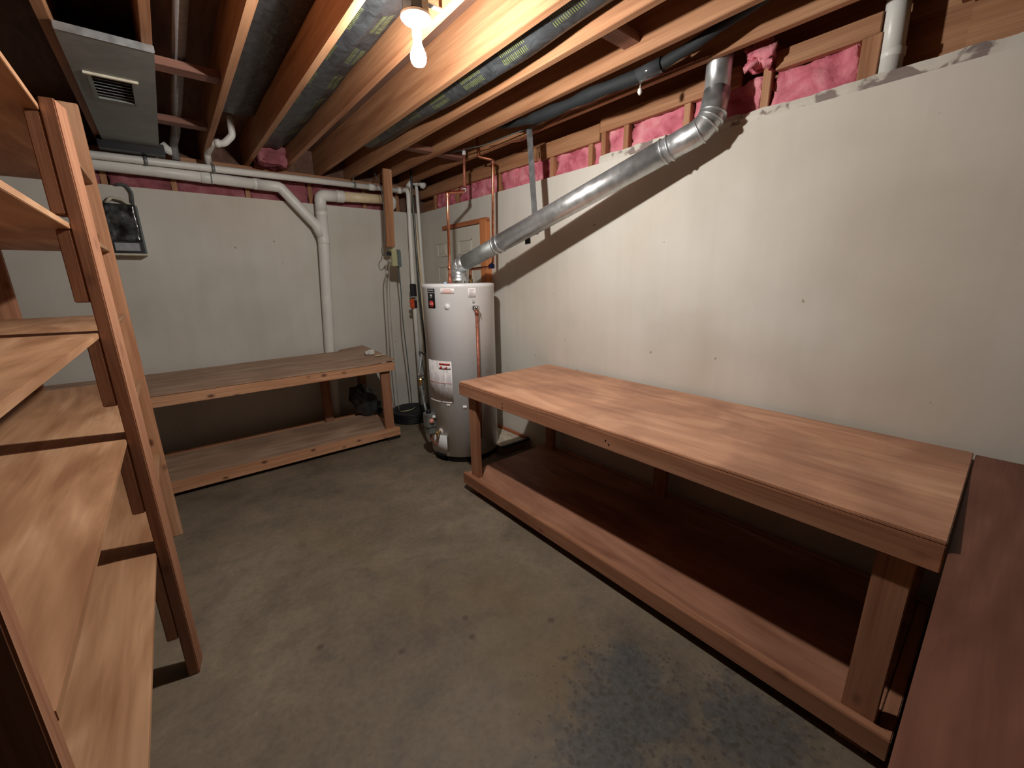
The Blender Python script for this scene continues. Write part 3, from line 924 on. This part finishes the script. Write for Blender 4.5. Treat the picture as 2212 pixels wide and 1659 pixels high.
# ---------------------------------------------------------------- black foam-wrapped pipe
bm = new_bm()
pts = [(-.30, -1.85, 2.66), (-.34, -2.10, 2.60), (-.40, -2.33, 2.545), (-.40, -2.60, 2.535), (-.40, -2.90, 2.535), (-.35, -3.12, 2.545), (-.34, -3.22, 2.555), (-.33, -3.40, 2.585), (-.31, -3.7, 2.66), (-.30, -4.3, 2.72)]
P = []
for i in range(len(pts) - 1):
    a, b_ = Vector(pts[i]), Vector(pts[i + 1])
    for k in range(6): P.append(a.lerp(b_, k / 6))
P.append(Vector(pts[-1]))
rad = [.024 + .008 * noise.noise(Vector((i * .33, 2, 7))) + (.008 if 12 < i < 32 else 0) for i in range(len(P))]
fp = thing('wrapped_pipe', 'black foam-wrapped pipe sagging below the joists near the right wall', 'pipe', (-.38, -2.8, 2.54))
tube(bm, P, .03, seg=16, radii=rad)
part('foam_sleeve', bm, M_black_matte, fp)
bm = new_bm(); tube(bm, [(-.351, -3.10, 2.545), (-.338, -3.24, 2.558)], .0345, seg=18)
part('tape', bm, plain('shiny_black_tape', (.05, .055, .06), .12, spec=.9), fp, 'glossy tape band')
bm = new_bm(); closed_lathe(bm, [(.004, 0), (.012, .012), (.010, .028), (.003, .034)], (-.31, -3.10, 2.475), seg=8)
tube(bm, [(-.31, -3.10, 2.505), (-.335, -3.12, 2.53)], .003, seg=6)
part('tag', bm, M_pvc, fp, 'small white dangling tag')

# loose thin cables beside it
for i, (a, lab) in enumerate((([(-.17, -1.6, 2.60), (-.165, -2.0, 2.55), (-.18, -2.5, 2.60), (-.18, -3.4, 2.585)], 'thin brown cable drooping along the joist nearest the right wall'),
                              ([(-.36, -1.2, 2.60), (-.30, -1.7, 2.565), (-.25, -2.1, 2.575), (-.20, -2.4, 2.60)], 'thin dark cable crossing behind the metal strap'))):
    bm = new_bm(); tube(bm, a, .004, .15, seg=8)
    single('cable', bm, M_copper_dark if i == 0 else M_cord_dark, lab, 'cable', a[0], 'loose ceiling cables')

# cream pipe dropping into the right wall top
cpp = thing('vertical_drain_pipe', 'cream plastic pipe dropping into the top of the right wall', 'pipe', (.055, -4.045, 2.36))
bm = new_bm(); tube(bm, [(.055, -4.045, 2.32), (.055, -4.03, 2.79)], .040, seg=26)
part('pipe', bm, M_pvc, cpp)
bm = new_bm(); closed_lathe(bm, [(.040, 0), (.0425, .002), (.0425, .03), (.040, .032)], (.055, -4.045, 2.40), seg=26)
part('coupling', bm, M_pvc, cpp)

# ---------------------------------------------------------------- white drain pipes on back wall
up_ = thing('white_drain_pipe', 'long white plastic pipe running under the joists along the back wall', 'pipe', (-1.5, -.08, 2.49))
bm = new_bm(); tube(bm, [(-5.5, -.15, 2.455), (-2.63, -.15, 2.466), (-.275, -.15, 2.488)], .027, seg=22)
part('pipe', bm, M_pvc, up_)
for x in (-1.93, -.78, -2.35):
    bm = new_bm(); closed_lathe(bm, [(.031, -.012), (.031, .012)], (x, -.15, 2.472 + (x + 1.93) * .01), seg=22, axis=(1, 0, .01))
    tube(bm, [(x, -.15, 2.498), (x, -.15, 2.575)], .004, seg=6)
    part('hanger', bm, M_galv_dull, up_, 'metal pipe hanger')
for x, h_ in ((-.60, .03), (-.30, .02)):
    bm = new_bm(); closed_lathe(bm, [(.032, -h_), (.032, h_)], (x, -.15, 2.485 + (x + .6) * .009), seg=22, axis=(1, 0, 0))
    part('coupling', bm, M_pvc, up_)

ls = thing('white_drain_stack', 'white plastic drain with a sloping branch, elbow and tall stack behind the left workbench', 'pipe', (-1.1, -.09, 0))
SR = .055
bm = new_bm()
tube(bm, [(-5.5, -.08, 2.428), (-2.3, -.08, 2.418), (-1.60, -.085, 2.403)], .043, seg=26)
part('horizontal_branch', bm, M_pvc, ls)
bm = new_bm()
tube(bm, [(-1.62, -.10, 2.40), (-1.44, -.10, 2.398), (-1.17, -.10, 2.09), (-1.13, -.10, 1.99)], .045, .05, seg=26)
part('sloping_branch', bm, M_pvc, ls)
bm = new_bm()
tube(bm, [(-1.105, -.10, 2.24), (-1.115, -.09, 1.95), (-1.155, .035, .85), (-1.165, .07, .02)], .052, seg=28)
part('stack', bm, M_pvc, ls)
bm = new_bm()
tube(bm, [(-1.106, -.10, 2.22), (-1.104, -.10, 2.365), (-.94, -.10, 2.372)], .052, .055, seg=28)
part('elbow', bm, M_pvc, ls)
for r_, h_, q, ax in ((.0555, .035, (-.915, -.10, 2.373), (1, 0, 0)), (.0545, .02, (-1.106, -.10, 2.20), (0, 0, 1)), (.0555, .04, (-1.114, -.092, 1.96), (0, 0, 1)), (.047, .03, (-1.62, -.09, 2.403), (1, 0, 0)), (.046, .04, (-1.98, -.085, 2.411), (1, 0, -.02))):
    bm = new_bm(); closed_lathe(bm, [(r_ - .002, -h_), (r_, -h_ + .003), (r_, h_ - .003), (r_ - .002, h_)], q, seg=28, axis=ax)
    part('coupling', bm, M_pvc, ls)
bm = new_bm()
closed_lathe(bm, [(.0455, -.002), (.0455, .002)], (-1.95, -.10, 2.408), seg=28, axis=(1, 0, 0))
tube(bm, [(-1.95, -.10, 2.44), (-1.95, -.10, 2.575)], .004, seg=6)
part('hanger', bm, M_galv_dull, ls)
cr = part('cream_run', tube(new_bm(), [(-.93, -.10, 2.373), (-.43, -.10, 2.392)], .046, seg=26), M_pvc_cream, ls, 'cream horizontal length')
bm = new_bm()
closed_lathe(bm, [(.052, -.02), (.052, .02), (.048, .03)], (-.42, -.10, 2.392), seg=26, axis=(1, 0, 0))
tube(bm, [(-.43, -.10, 2.392), (-.37, -.10, 2.392), (-.36, -.06, 2.35), (-.36, .0, 2.33)], .048, .03, seg=24)
part('end_elbow', bm, M_pvc, ls, 'pale end elbow')

# P-trap in the joist bay
bm = new_bm()
tube(bm, [(-1.955, -.12, 2.50), (-1.955, -.20, 2.575), (-1.93, -.42, 2.60), (-1.86, -.45, 2.60), (-1.80, -.47, 2.66), (-1.80, -.50, 2.79)], .024, .05, seg=18)
closed_lathe(bm, [(.029, -.015), (.029, .015)], (-1.90, -.435, 2.60), seg=18, axis=(1, -.3, 0))
single('drain_trap', bm, M_pvc, 'small curved white drain trap hanging between joists above the white pipe', 'pipe', (-1.9, -.4, 2.6))
M_pipe_dim = plain('shaded_white_pipe', (.20, .19, .19), .7)  # white pipe; the dimness of the bay is put into its grey
bm = new_bm()
tube(bm, [(-2.145, -2.6, 2.70), (-2.14, -.30, 2.66), (-2.16, -.10, 2.62), (-2.16, -.10, 2.51)], .028, .06, seg=18)
single('bay_pipe', bm, M_pipe_dim, 'white pipe coloured dim grey running inside the joist bay right of the duct pan', 'pipe', (-2.14, -1.2, 2.67))
bm = new_bm()
tube(bm, [(-2.235, -.16, 2.60), (-2.20, -.16, 2.56), (-2.18, -.16, 2.56)], .03, .02, seg=16)
single('elbow_fitting', bm, M_pvc, 'short white elbow fitting at the far right corner of the duct pan', 'pipe', (-2.2, -.16, 2.56))

# ---------------------------------------------------------------- corner pipes
def vpipe(pts, r, mat, lab, name='vertical_pipe', fil=.03):
    bm = new_bm(); tube(bm, pts, r, fil, seg=18)
    return single(name, bm, mat, lab, 'pipe', pts[-1], 'upright pipes in the corner')
vpipe([(-.275, -.17, 2.488), (-.252, -.23, 2.488), (-.25, -.25, 2.44), (-.272, -.25, 1.5), (-.285, -.27, .122)], .023, M_pvc, 'leftmost upright white pipe in the corner, passing through the black valve')
vpipe([(-.155, -.12, 2.60), (-.150, -.12, 2.53), (-.085, -.10, 1.55), (-.11, -.03, .02)], .014, M_pvc_cream, 'slim cream upright pipe just left of the dark conduit in the corner')
vpipe([(-.228, -.30, 2.79), (-.226, -.30, 2.52), (-.228, -.30, 1.48), (-.200, -.30, .75)], .011, M_steel_dark, 'thin dark steel conduit dropping from the joists in the corner', 'conduit')
vpipe([(-.09, -.13, 2.57), (-.085, -.13, 2.50), (-.065, -.10, 1.4), (-.04, -.02, .02)], .018, M_pvc, 'rightmost upright white pipe in the corner, beside the heater')
bm = new_bm()
tube(bm, [(-.20, -.15, 2.53), (-.16, -.15, 2.585), (-.05, -.15, 2.585), (.0, -.16, 2.56)], .026, .03, seg=18)
closed_lathe(bm, [(.033, -.02), (.033, .02)], (-.10, -.15, 2.587), seg=18, axis=(1, 0, 0)); closed_lathe(bm, [(.036, -.02), (.036, .02)], (-.02, -.155, 2.57), seg=18, axis=(1, 0, -.4))
single('pipe_elbow', bm, M_pvc, 'shiny white elbow joining the corner pipes under the joists', 'pipe', (-.1, -.15, 2.58))
vb = thing('check_valve', 'black valve body with orange lever on the corner pipes left of the heater', 'valve', (-.25, -.27, 1.25))
bm = new_bm()
closed_lathe(bm, [(.022, 0), (.032, .006), (.032, .09), (.026, .095), (.026, .13), (.036, .135), (.036, .26), (.028, .27)], (-.275, -.25, 1.25), seg=10, smooth=False)
part('body', bm, M_black, vb)
bm = new_bm(); closed_lathe(bm, [(.034, 0), (.034, .04)], (-.275, -.25, 1.375), seg=20)
part('label_band', bm, M_pvc, vb, 'pale band')
bm = new_bm(); bx(bm, -.340, -.300, -.290, -.262, 1.265, 1.30, bev=.006); bx(bm, -.340, -.300, -.290, -.262, 1.312, 1.35, bev=.006); bx(bm, -.315, -.29, -.290, -.262, 1.255, 1.36, bev=.004)
part('lever', bm, M_orange, vb, 'orange lever')

# gas line to heater
gl = thing('gas_line', 'grey gas line with brass shut-off and flexible connector left of the heater', 'pipe', (-.78, -1.30, .4))
bm = new_bm(); tube(bm, [(-.21, -.30, .78), (-.22, -.33, .72), (-.70, -1.15, .92), (-.755, -1.28, .91)], .011, .03, seg=12)
part('feed_pipe', bm, M_steel_dark, gl)
bm = new_bm(); tube(bm, [(-.755, -1.30, .93), (-.79, -1.31, .80), (-.80, -1.33, .66), (-.795, -1.36, .50), (-.805, -1.42, .40)], .011, .04, seg=12)
part('drop_pipe', bm, M_galv_dull, gl)
bm = new_bm(); closed_lathe(bm, [(.016, 0), (.020, .01), (.020, .05), (.015, .06)], (-.80, -1.33, .66), seg=8, smooth=False)
part('valve_body', bm, M_brass, gl, 'brass shut-off')
bm = new_bm(); bx(bm, -.83, -.77, -1.345, -1.335, .745, .765, bev=.003, rot=Matrix.Rotation(.5, 3, 'Y'))
part('valve_handle', bm, M_chrome, gl)
bm = new_bm(); tube(bm, [(-.74, -1.27, .88), (-.76, -1.30, .60), (-.79, -1.36, .45), (-.80, -1.44, .42)], .008, .05, seg=10)
part('flexible_connector', bm, M_steel_dark, gl)

# ---------------------------------------------------------------- hanging 2x4, outlet box and cords
single('hanging_board', box(-.615, -.530, -.47, -.432, 1.885, 2.60, bev=.003, rot=Matrix.Rotation(math.radians(2.4), 3, 'Y')), M_wood['z'],
       'narrow wooden board hanging from a joist near the corner, outlet box at its foot', 'board', (-.57, -.45, 1.885))
ob = thing('outlet_box', 'small electrical outlet box at the foot of the hanging board', 'outlet', (-.57, -.45, 1.70))
part('box', box(-.600, -.545, -.50, -.44, 1.70, 1.865, bev=.004), M_olive, ob, 'yellowish box')
part('cover', box(-.545, -.505, -.51, -.43, 1.69, 1.86, bev=.008), M_greybox, ob, 'grey-green cover')
part('plug', box(-.645, -.598, -.50, -.46, 1.80, 1.84, bev=.008), M_black, ob, 'black plug')
part('plug', box(-.640, -.600, -.495, -.46, 1.735, 1.765, bev=.008), M_cord, ob, 'grey plug')
def cord(pts, r, mat, lab):
    P = []
    V_ = [Vector(p) for p in pts]
    for i in range(len(V_) - 1):
        p0 = V_[max(0, i - 1)]; p1 = V_[i]; p2 = V_[i + 1]; p3 = V_[min(len(V_) - 1, i + 2)]
        for k in range(7):
            t = k / 7
            P.append(.5 * ((2 * p1) + (p2 - p0) * t + (2 * p0 - 5 * p1 + 4 * p2 - p3) * t * t + (3 * p1 - p0 - 3 * p2 + p3) * t ** 3))
    P.append(V_[-1])
    bm = new_bm(); tube(bm, P, r, seg=8)
    return single('power_cord', bm, mat, lab, 'cord', pts[0], 'cords from the outlet box')
cord([(-.64, -.48, 1.74), (-.665, -.47, 1.66), (-.668, -.45, 1.50), (-.672, -.42, 1.03), (-.692, -.38, .50), (-.65, -.33, .16)], .0055, M_cord, 'leftmost grey cord hanging from the outlet box')
cord([(-.62, -.48, 1.74), (-.632, -.46, 1.60), (-.645, -.44, 1.12), (-.632, -.40, .62), (-.61, -.36, .14)], .0045, M_cord, 'middle grey cord hanging from the outlet box')
cord([(-.525, -.47, 1.69), (-.512, -.45, 1.45), (-.505, -.42, 1.16), (-.468, -.38, .65), (-.43, -.32, .13)], .0060, M_cord_dark, 'dark cord hanging from the right side of the outlet box')
cord([(-.648, -.48, 1.82), (-.68, -.48, 1.80), (-.70, -.50, 1.86), (-.66, -.50, 1.95), (-.64, -.49, 2.35), (-.66, -.40, 2.56)], .004, M_cord_dark, 'thin cord looping up the hanging board from the black plug')

# sump basin
sb = thing('sump_basin', 'black ribbed sump basin on the floor between bench and heater', 'basin', (-.43, -.30, 0))
bm = new_bm()
prof = [(.235, 0)]
for i in range(6):
    z = .008 + i * .018
    prof += [(.240, z), (.246, z + .006), (.240, z + .012)]
prof += [(.225, .118), (.19, .122)]
closed_lathe(bm, prof, (-.43, -.30, 0), seg=44)
part('ribbed_wall', bm, M_black, sb)
bm = new_bm(); closed_lathe(bm, [(.18, .0), (.19, .006), (.18, .012)], (-.43, -.30, .118), seg=40)
part('lid', bm, M_black_matte, sb)
cable_b = new_bm(); tube(cable_b, [(-.60, -.36, .13), (-.55, -.40, .135), (-.47, -.40, .138), (-.40, -.34, .136)], .006, .05, seg=8)
part('wire', cable_b, M_olive, sb, 'pale cord end on the lid')

# dark bag under the left bench
bm = new_bm()
tb = bmesh.new(); bmesh.ops.create_icosphere(tb, subdivisions=4, radius=1)
for v in tb.verts:
    p = v.co.copy(); d = 1 + .25 * noise.noise(p * 2.2) + .10 * noise.noise(p * 6)
    v.co = Vector((-.90 + p.x * .16 * d, -.16 + p.y * .11 * d, .27 + p.z * .17 * d + .10 * -p.x))
for f in tb.faces: f.smooth = True
merge(bm, tb)
single('black_bag', bm, plain('dark_plastic_bag', (.03, .033, .036), .3, var=.4, spec=.6), 'crumpled dark bag behind the right leg of the left workbench', 'bag', (-.9, -.15, .12))

# ---------------------------------------------------------------- left workbench
lb = thing('workbench', 'long low wooden workbench with lower shelf against the back wall', 'workbench', (-2.0, -.4, 0))
LX0, LX1, LYF, LYB = -3.30, -.80, -.798, .0
part('front_rail', box(LX0, LX1, LYF, LYF + .038, .708, .792, bev=.003), M_knot['x'], lb)
part('lower_front_rail', box(LX0, LX1 - .0, LYF, LYF + .038, .035, .118, bev=.003), M_knot['x'], lb)
part('back_rail', box(LX0, LX1, LYB - .04, LYB - .002, .72, .80, bev=.003), M_knot['x'], lb)
part('lower_back_rail', box(LX0, LX1, LYB - .04, LYB - .002, .035, .110, bev=.003), M_knot['x'], lb)
for x in (LX1 - .038, LX0):
    part('end_rail', box(x, x + .038, LYF + .038, LYB - .04, .712, .792, bev=.003), M_knot['y'], lb)
    part('lower_end_rail', box(x, x + .038, LYF + .038, LYB - .04, .035, .098, bev=.003), M_knot['y'], lb)
for (x, y) in ((LX1 - .13, LYF + .040), (LX1 - .13, LYB - .082), (LX0 + .05, LYF + .040), (LX0 + .05, LYB - .082), (-1.32, LYB - .082)):
    part('leg', box(x, x + .089, y, y + .038, .0, .792, bev=.003), M_post['z'], lb)
bm = new_bm(); bx(bm, LX0 + .04, LX1 - .045, LYF + .039, LYB - .12, .099, .114, bev=.002)
part('lower_shelf', bm, M_top_left, lb)
# worn, slightly curled top board
bm = new_bm()
nx, ny = 60, 12
g = []
for j in range(ny + 1):
    row = []
    for i in range(nx + 1):
        x = LX0 + (LX1 + .003 - LX0) * i / nx
        yb = .06 if x > -1.05 else -.022
        y = (LYF - .006) + (yb - LYF + .006) * j / ny
        u = max(0, (x + 1.15) / .35)
        z = .803 + .020 * u * u + .004 * math.sin(x * 3.1) * (j / ny) + .012 * (j / ny) * u + .028 * (j / ny)
        row.append(bm.verts.new((x, y, z)))
    g.append(row)
for j in range(ny):
    for i in range(nx):
        f = bm.faces.new((g[j][i], g[j][i + 1], g[j + 1][i + 1], g[j + 1][i])); f.smooth = False
r = bmesh.ops.extrude_face_region(bm, geom=bm.faces[:])
for v in r['geom']:
    if isinstance(v, bmesh.types.BMVert): v.co.z -= .011
part('top_board', bm, M_top_left, lb, 'worn curled brown top board')
part('foot', box(LX1 - .14, LX1 + .0, LYF + .01, LYF + .06, 0, .035, bev=.002), M_black, lb)

single('wood_scrap', box(-.90, -.80, -.60, -.565, .835, .840, rot=Matrix.Rotation(.25, 3, 'Z')), M_pvc_cream, 'pale thin strip lying on the right end of the left workbench', 'scrap', (-.85, -.58, .83))
bm = new_bm()
bx(bm, -.93, -.875, -.50, -.45, .838, .882, bev=.004, rot=Matrix.Rotation(.4, 3, 'Z')); closed_lathe(bm, [(.020, 0), (.020, .012)], (-.945, -.475, .856), seg=18, axis=(-1, -.3, 0))
single('tape_dispenser', bm, M_pvc, 'small white box-like gadget standing on the left workbench', 'gadget', (-.90, -.47, .835))
single('paint_chip', box(-.935, -.885, -.802, -.79, .796, .803), M_pvc, 'small white chip stuck under the front edge of the left workbench top', 'scrap', (-.91, -.796, .796))

# ---------------------------------------------------------------- right workbench
rb = thing('workbench', 'long low wooden workbench with smooth brown top along the right wall', 'workbench', (-.45, -3.3, 0))
X0, X1, Y0, Y1, ZB = -.893, -.004, -2.116, -4.553, .851
part('front_rail', box(X0, X0 + .038, Y1, Y0, .755, .838, bev=.003), M_post['y'], rb)
part('back_rail', box(X1 - .038, X1, Y1, Y0, .755, .838, bev=.003), M_post['y'], rb)
part('lower_front_rail', box(X0, X0 + .038, Y1 + .0, Y0, .055, .140, bev=.003), M_post['y'], rb)
part('lower_back_rail', box(X1 - .038, X1, Y1, Y0, .055, .140, bev=.003), M_post['y'], rb)
part('end_rail', box(X0 + .038, X1 - .038, Y0 - .038, Y0, .755, .838, bev=.003), M_post['x'], rb)
part('end_rail', box(X0 + .038, X1 - .038, Y1, Y1 + .038, .755, .838, bev=.003), M_post['x'], rb)
part('lower_end_rail', box(X0 + .038, X1 - .038, Y1, Y1 + .038, .055, .13, bev=.003), M_post['x'], rb)
for (x, y) in ((X0 + .039, Y0 - .145), (X1 - .078, Y0 - .145), (X0 + .039, Y1 + .045), (X1 - .078, Y1 + .045), (X1 - .078, -3.3)):
    part('leg', box(x, x + .038, y, y + .089, .0, .838, bev=.003), M_post['z'], rb)
part('lower_shelf', box(X0 + .040, X1 - .039, Y1 + .040, Y0 - .002, .116, .132, bev=.002), ply('reddish_lower_board', (.26, .115, .068), (.36, .165, .10), (.44, .215, .135), rough=.55, stain=.4), rb)
part('top_board', box(X0 + .006, X1 + .001, Y1, Y0 + .002, .8385, ZB, bev=.003), M_top_right, rb, 'smooth stained top board')
for (y, z) in ((-2.62, .80), (-2.62, .775), (-3.42, .80), (-3.44, .785)):
    bm = new_bm(); closed_lathe(bm, [(.004, -.001), (.004, .001)], (X0 - .001, y, z), seg=10, axis=(1, 0, 0))
    part('nail_head', bm, M_black, rb)

# third bench in the foreground
nb = thing('workbench', 'reddish-topped workbench in the bottom right foreground', 'workbench', (-.85, -5.0, 0))
nx0, nx1, ny0, ny1 = -1.75, -.01, -5.40, -4.558
tilt = Matrix.Rotation(math.radians(-1.6), 3, 'Y')
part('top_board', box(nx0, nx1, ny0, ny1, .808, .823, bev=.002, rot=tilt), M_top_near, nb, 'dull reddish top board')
part('front_rail', box(nx0, nx1, ny1 - .042, ny1 - .004, .715, .798, bev=.003, rot=tilt), M_post['x'], nb)
part('back_rail', box(nx0, nx1, ny0, ny0 + .038, .715, .798, bev=.003, rot=tilt), M_post['x'], nb)
for (x, y, h) in ((nx0 + .03, ny1 - .09, .74), (nx0 + .03, ny0 + .04, .74), (nx1 - .07, ny1 - .09, .80), (nx1 - .07, ny0 + .04, .80)):
    part('leg', box(x, x + .038, y, y + .045, 0, h, bev=.003), M_post['z'], nb)
part('lower_shelf', box(nx0 + .03, nx1 - .03, ny0 + .09, ny1 - .10, .10, .118), M_top_near, nb)
bm = new_bm(); closed_lathe(bm, [(.006, -.001), (.006, .002)], (-1.02, -4.68, .806), seg=12)
part('nail_head', bm, M_galv, nb)

# ---------------------------------------------------------------- shelving unit
sh = thing('shelving_unit', 'tall open wooden shelving unit with five plywood shelves at the left', 'shelving', (-2.8, -2.65, 0))
SX, SB = -2.592, -3.02
SY1, SY0 = -1.418, -3.868
TW = math.radians(-9.5)
def lean(y0, y1, dy, x0, x1, z1, z0=0.0, twist=None):
    bm = box(x0, x1, y0, y1, z0, z1, bev=.003)
    if twist:      # the post is twisted a little about its front left corner
        cx_, cy_ = twist
        for v in bm.verts:
            a, b_ = v.co.x - cx_, v.co.y - cy_
            c_, s_ = math.cos(TW), math.sin(TW)
            v.co.x, v.co.y = cx_ + a * c_ - b_ * s_, cy_ + a * s_ + b_ * c_
    for v in bm.verts: v.co.y += dy * (v.co.z / 2.1)
    return bm
for z in (2.081, 1.748, 1.403, 1.03, .575):
    part('shelf_board', box(SB, SX, SY0, SY1, z - .019, z, bev=.0015), M_shelf, sh)
# middle frame (leans a little), near frame, far frame
part('post', lean(-2.680, -2.591, .070, SX + .001, SX + .038, 2.10, twist=(SX + .001, -2.68)), M_post['z'], sh)
part('post', lean(-2.68, -2.591, .05, SB - .039, SB - .001, 2.10), M_post['z'], sh)
part('post', box(-2.681, -2.592, SY0 - .040, SY0 - .001, 0, 2.43, bev=.003), M_post['z'], sh)
part('post', box(-3.065, -2.977, SY0 - .040, SY0 - .001, 0, 2.43, bev=.003), M_post['z'], sh)
part('post', box(-2.665, -2.577, SY1 + .002, SY1 + .04, 0, 2.43, bev=.003), M_knot['z'], sh)
part('post', box(-3.065, -2.977, SY1 + .002, SY1 + .04, 0, 2.43, bev=.003), M_post['z'], sh)
for (zt, zb_) in ((2.061, 1.772), (1.728, 1.503), (1.383, 1.152), (1.010, .743), (.555, .187)):
    part('shelf_support', lean(-2.680, -2.60, .070, SX - .036, SX - .0005, zt, zb_, twist=(SX, -2.68)), M_post['z'], sh)

# ---------------------------------------------------------------- electrical box on back wall
eb = thing('electrical_box', 'dark wall box wrapped in clear plastic on the back wall behind the shelving', 'electrical box', (-2.6, -.05, 1.8))
part('body', box(-2.80, -2.470, -.10, .045, 1.795, 2.155, bev=.006), M_black, eb)
part('plastic_wrap', fluff(-2.79, -2.474, -.110, -.098, 1.885, 2.152, .006, .02, 71), M_wrap, eb, 'crumpled clear plastic')
part('side_face', box(-2.474, -2.462, -.095, .04, 1.80, 2.15, bev=.002), M_greybox, eb)
part('label', box(-2.64, -2.498, -.106, -.102, 1.815, 1.872), plain('grey_white_card', (.34, .35, .37), .5), eb, 'pale rectangular label')
part('bottom_lip', box(-2.80, -2.462, -.105, .045, 1.782, 1.795, bev=.002), M_beige, eb)
bm = new_bm(); tube(bm, [(-2.56, -.03, 2.30), (-2.50, -.03, 2.31), (-2.475, -.03, 2.25), (-2.485, -.03, 2.15)], .010, .04, seg=10)
part('feed_cable', bm, M_cord_dark, eb)
bm = new_bm(); tube(bm, [(-2.64, -.05, 2.15), (-2.60, -.05, 2.205), (-2.54, -.05, 2.19), (-2.50, -.05, 2.155)], .012, .03, seg=10)
part('loose_cable', bm, M_beige, eb)

# ---------------------------------------------------------------- concrete pad by the door
pd = thing('floor_pad', 'small pale concrete pad with black edging on the floor right of the heater', 'pad', (-.14, -1.62, 0))
part('base', box(-.28, .02, -1.84, -1.36, 0, .070, bev=.003), M_floor, pd)
part('slab', box(-.28, .02, -1.812, -1.36, .070, .0765, bev=.001), plain('pale_concrete', (.50, .44, .35), .8, var=.25, nscale=18), pd)
part('edging', box(-.30, .03, -1.845, -1.815, .0765, .092, bev=.003), M_black, pd)
part('edging', box(.004, .034, -1.813, -1.36, .0765, .098, bev=.003), M_trim_orange_y, pd)
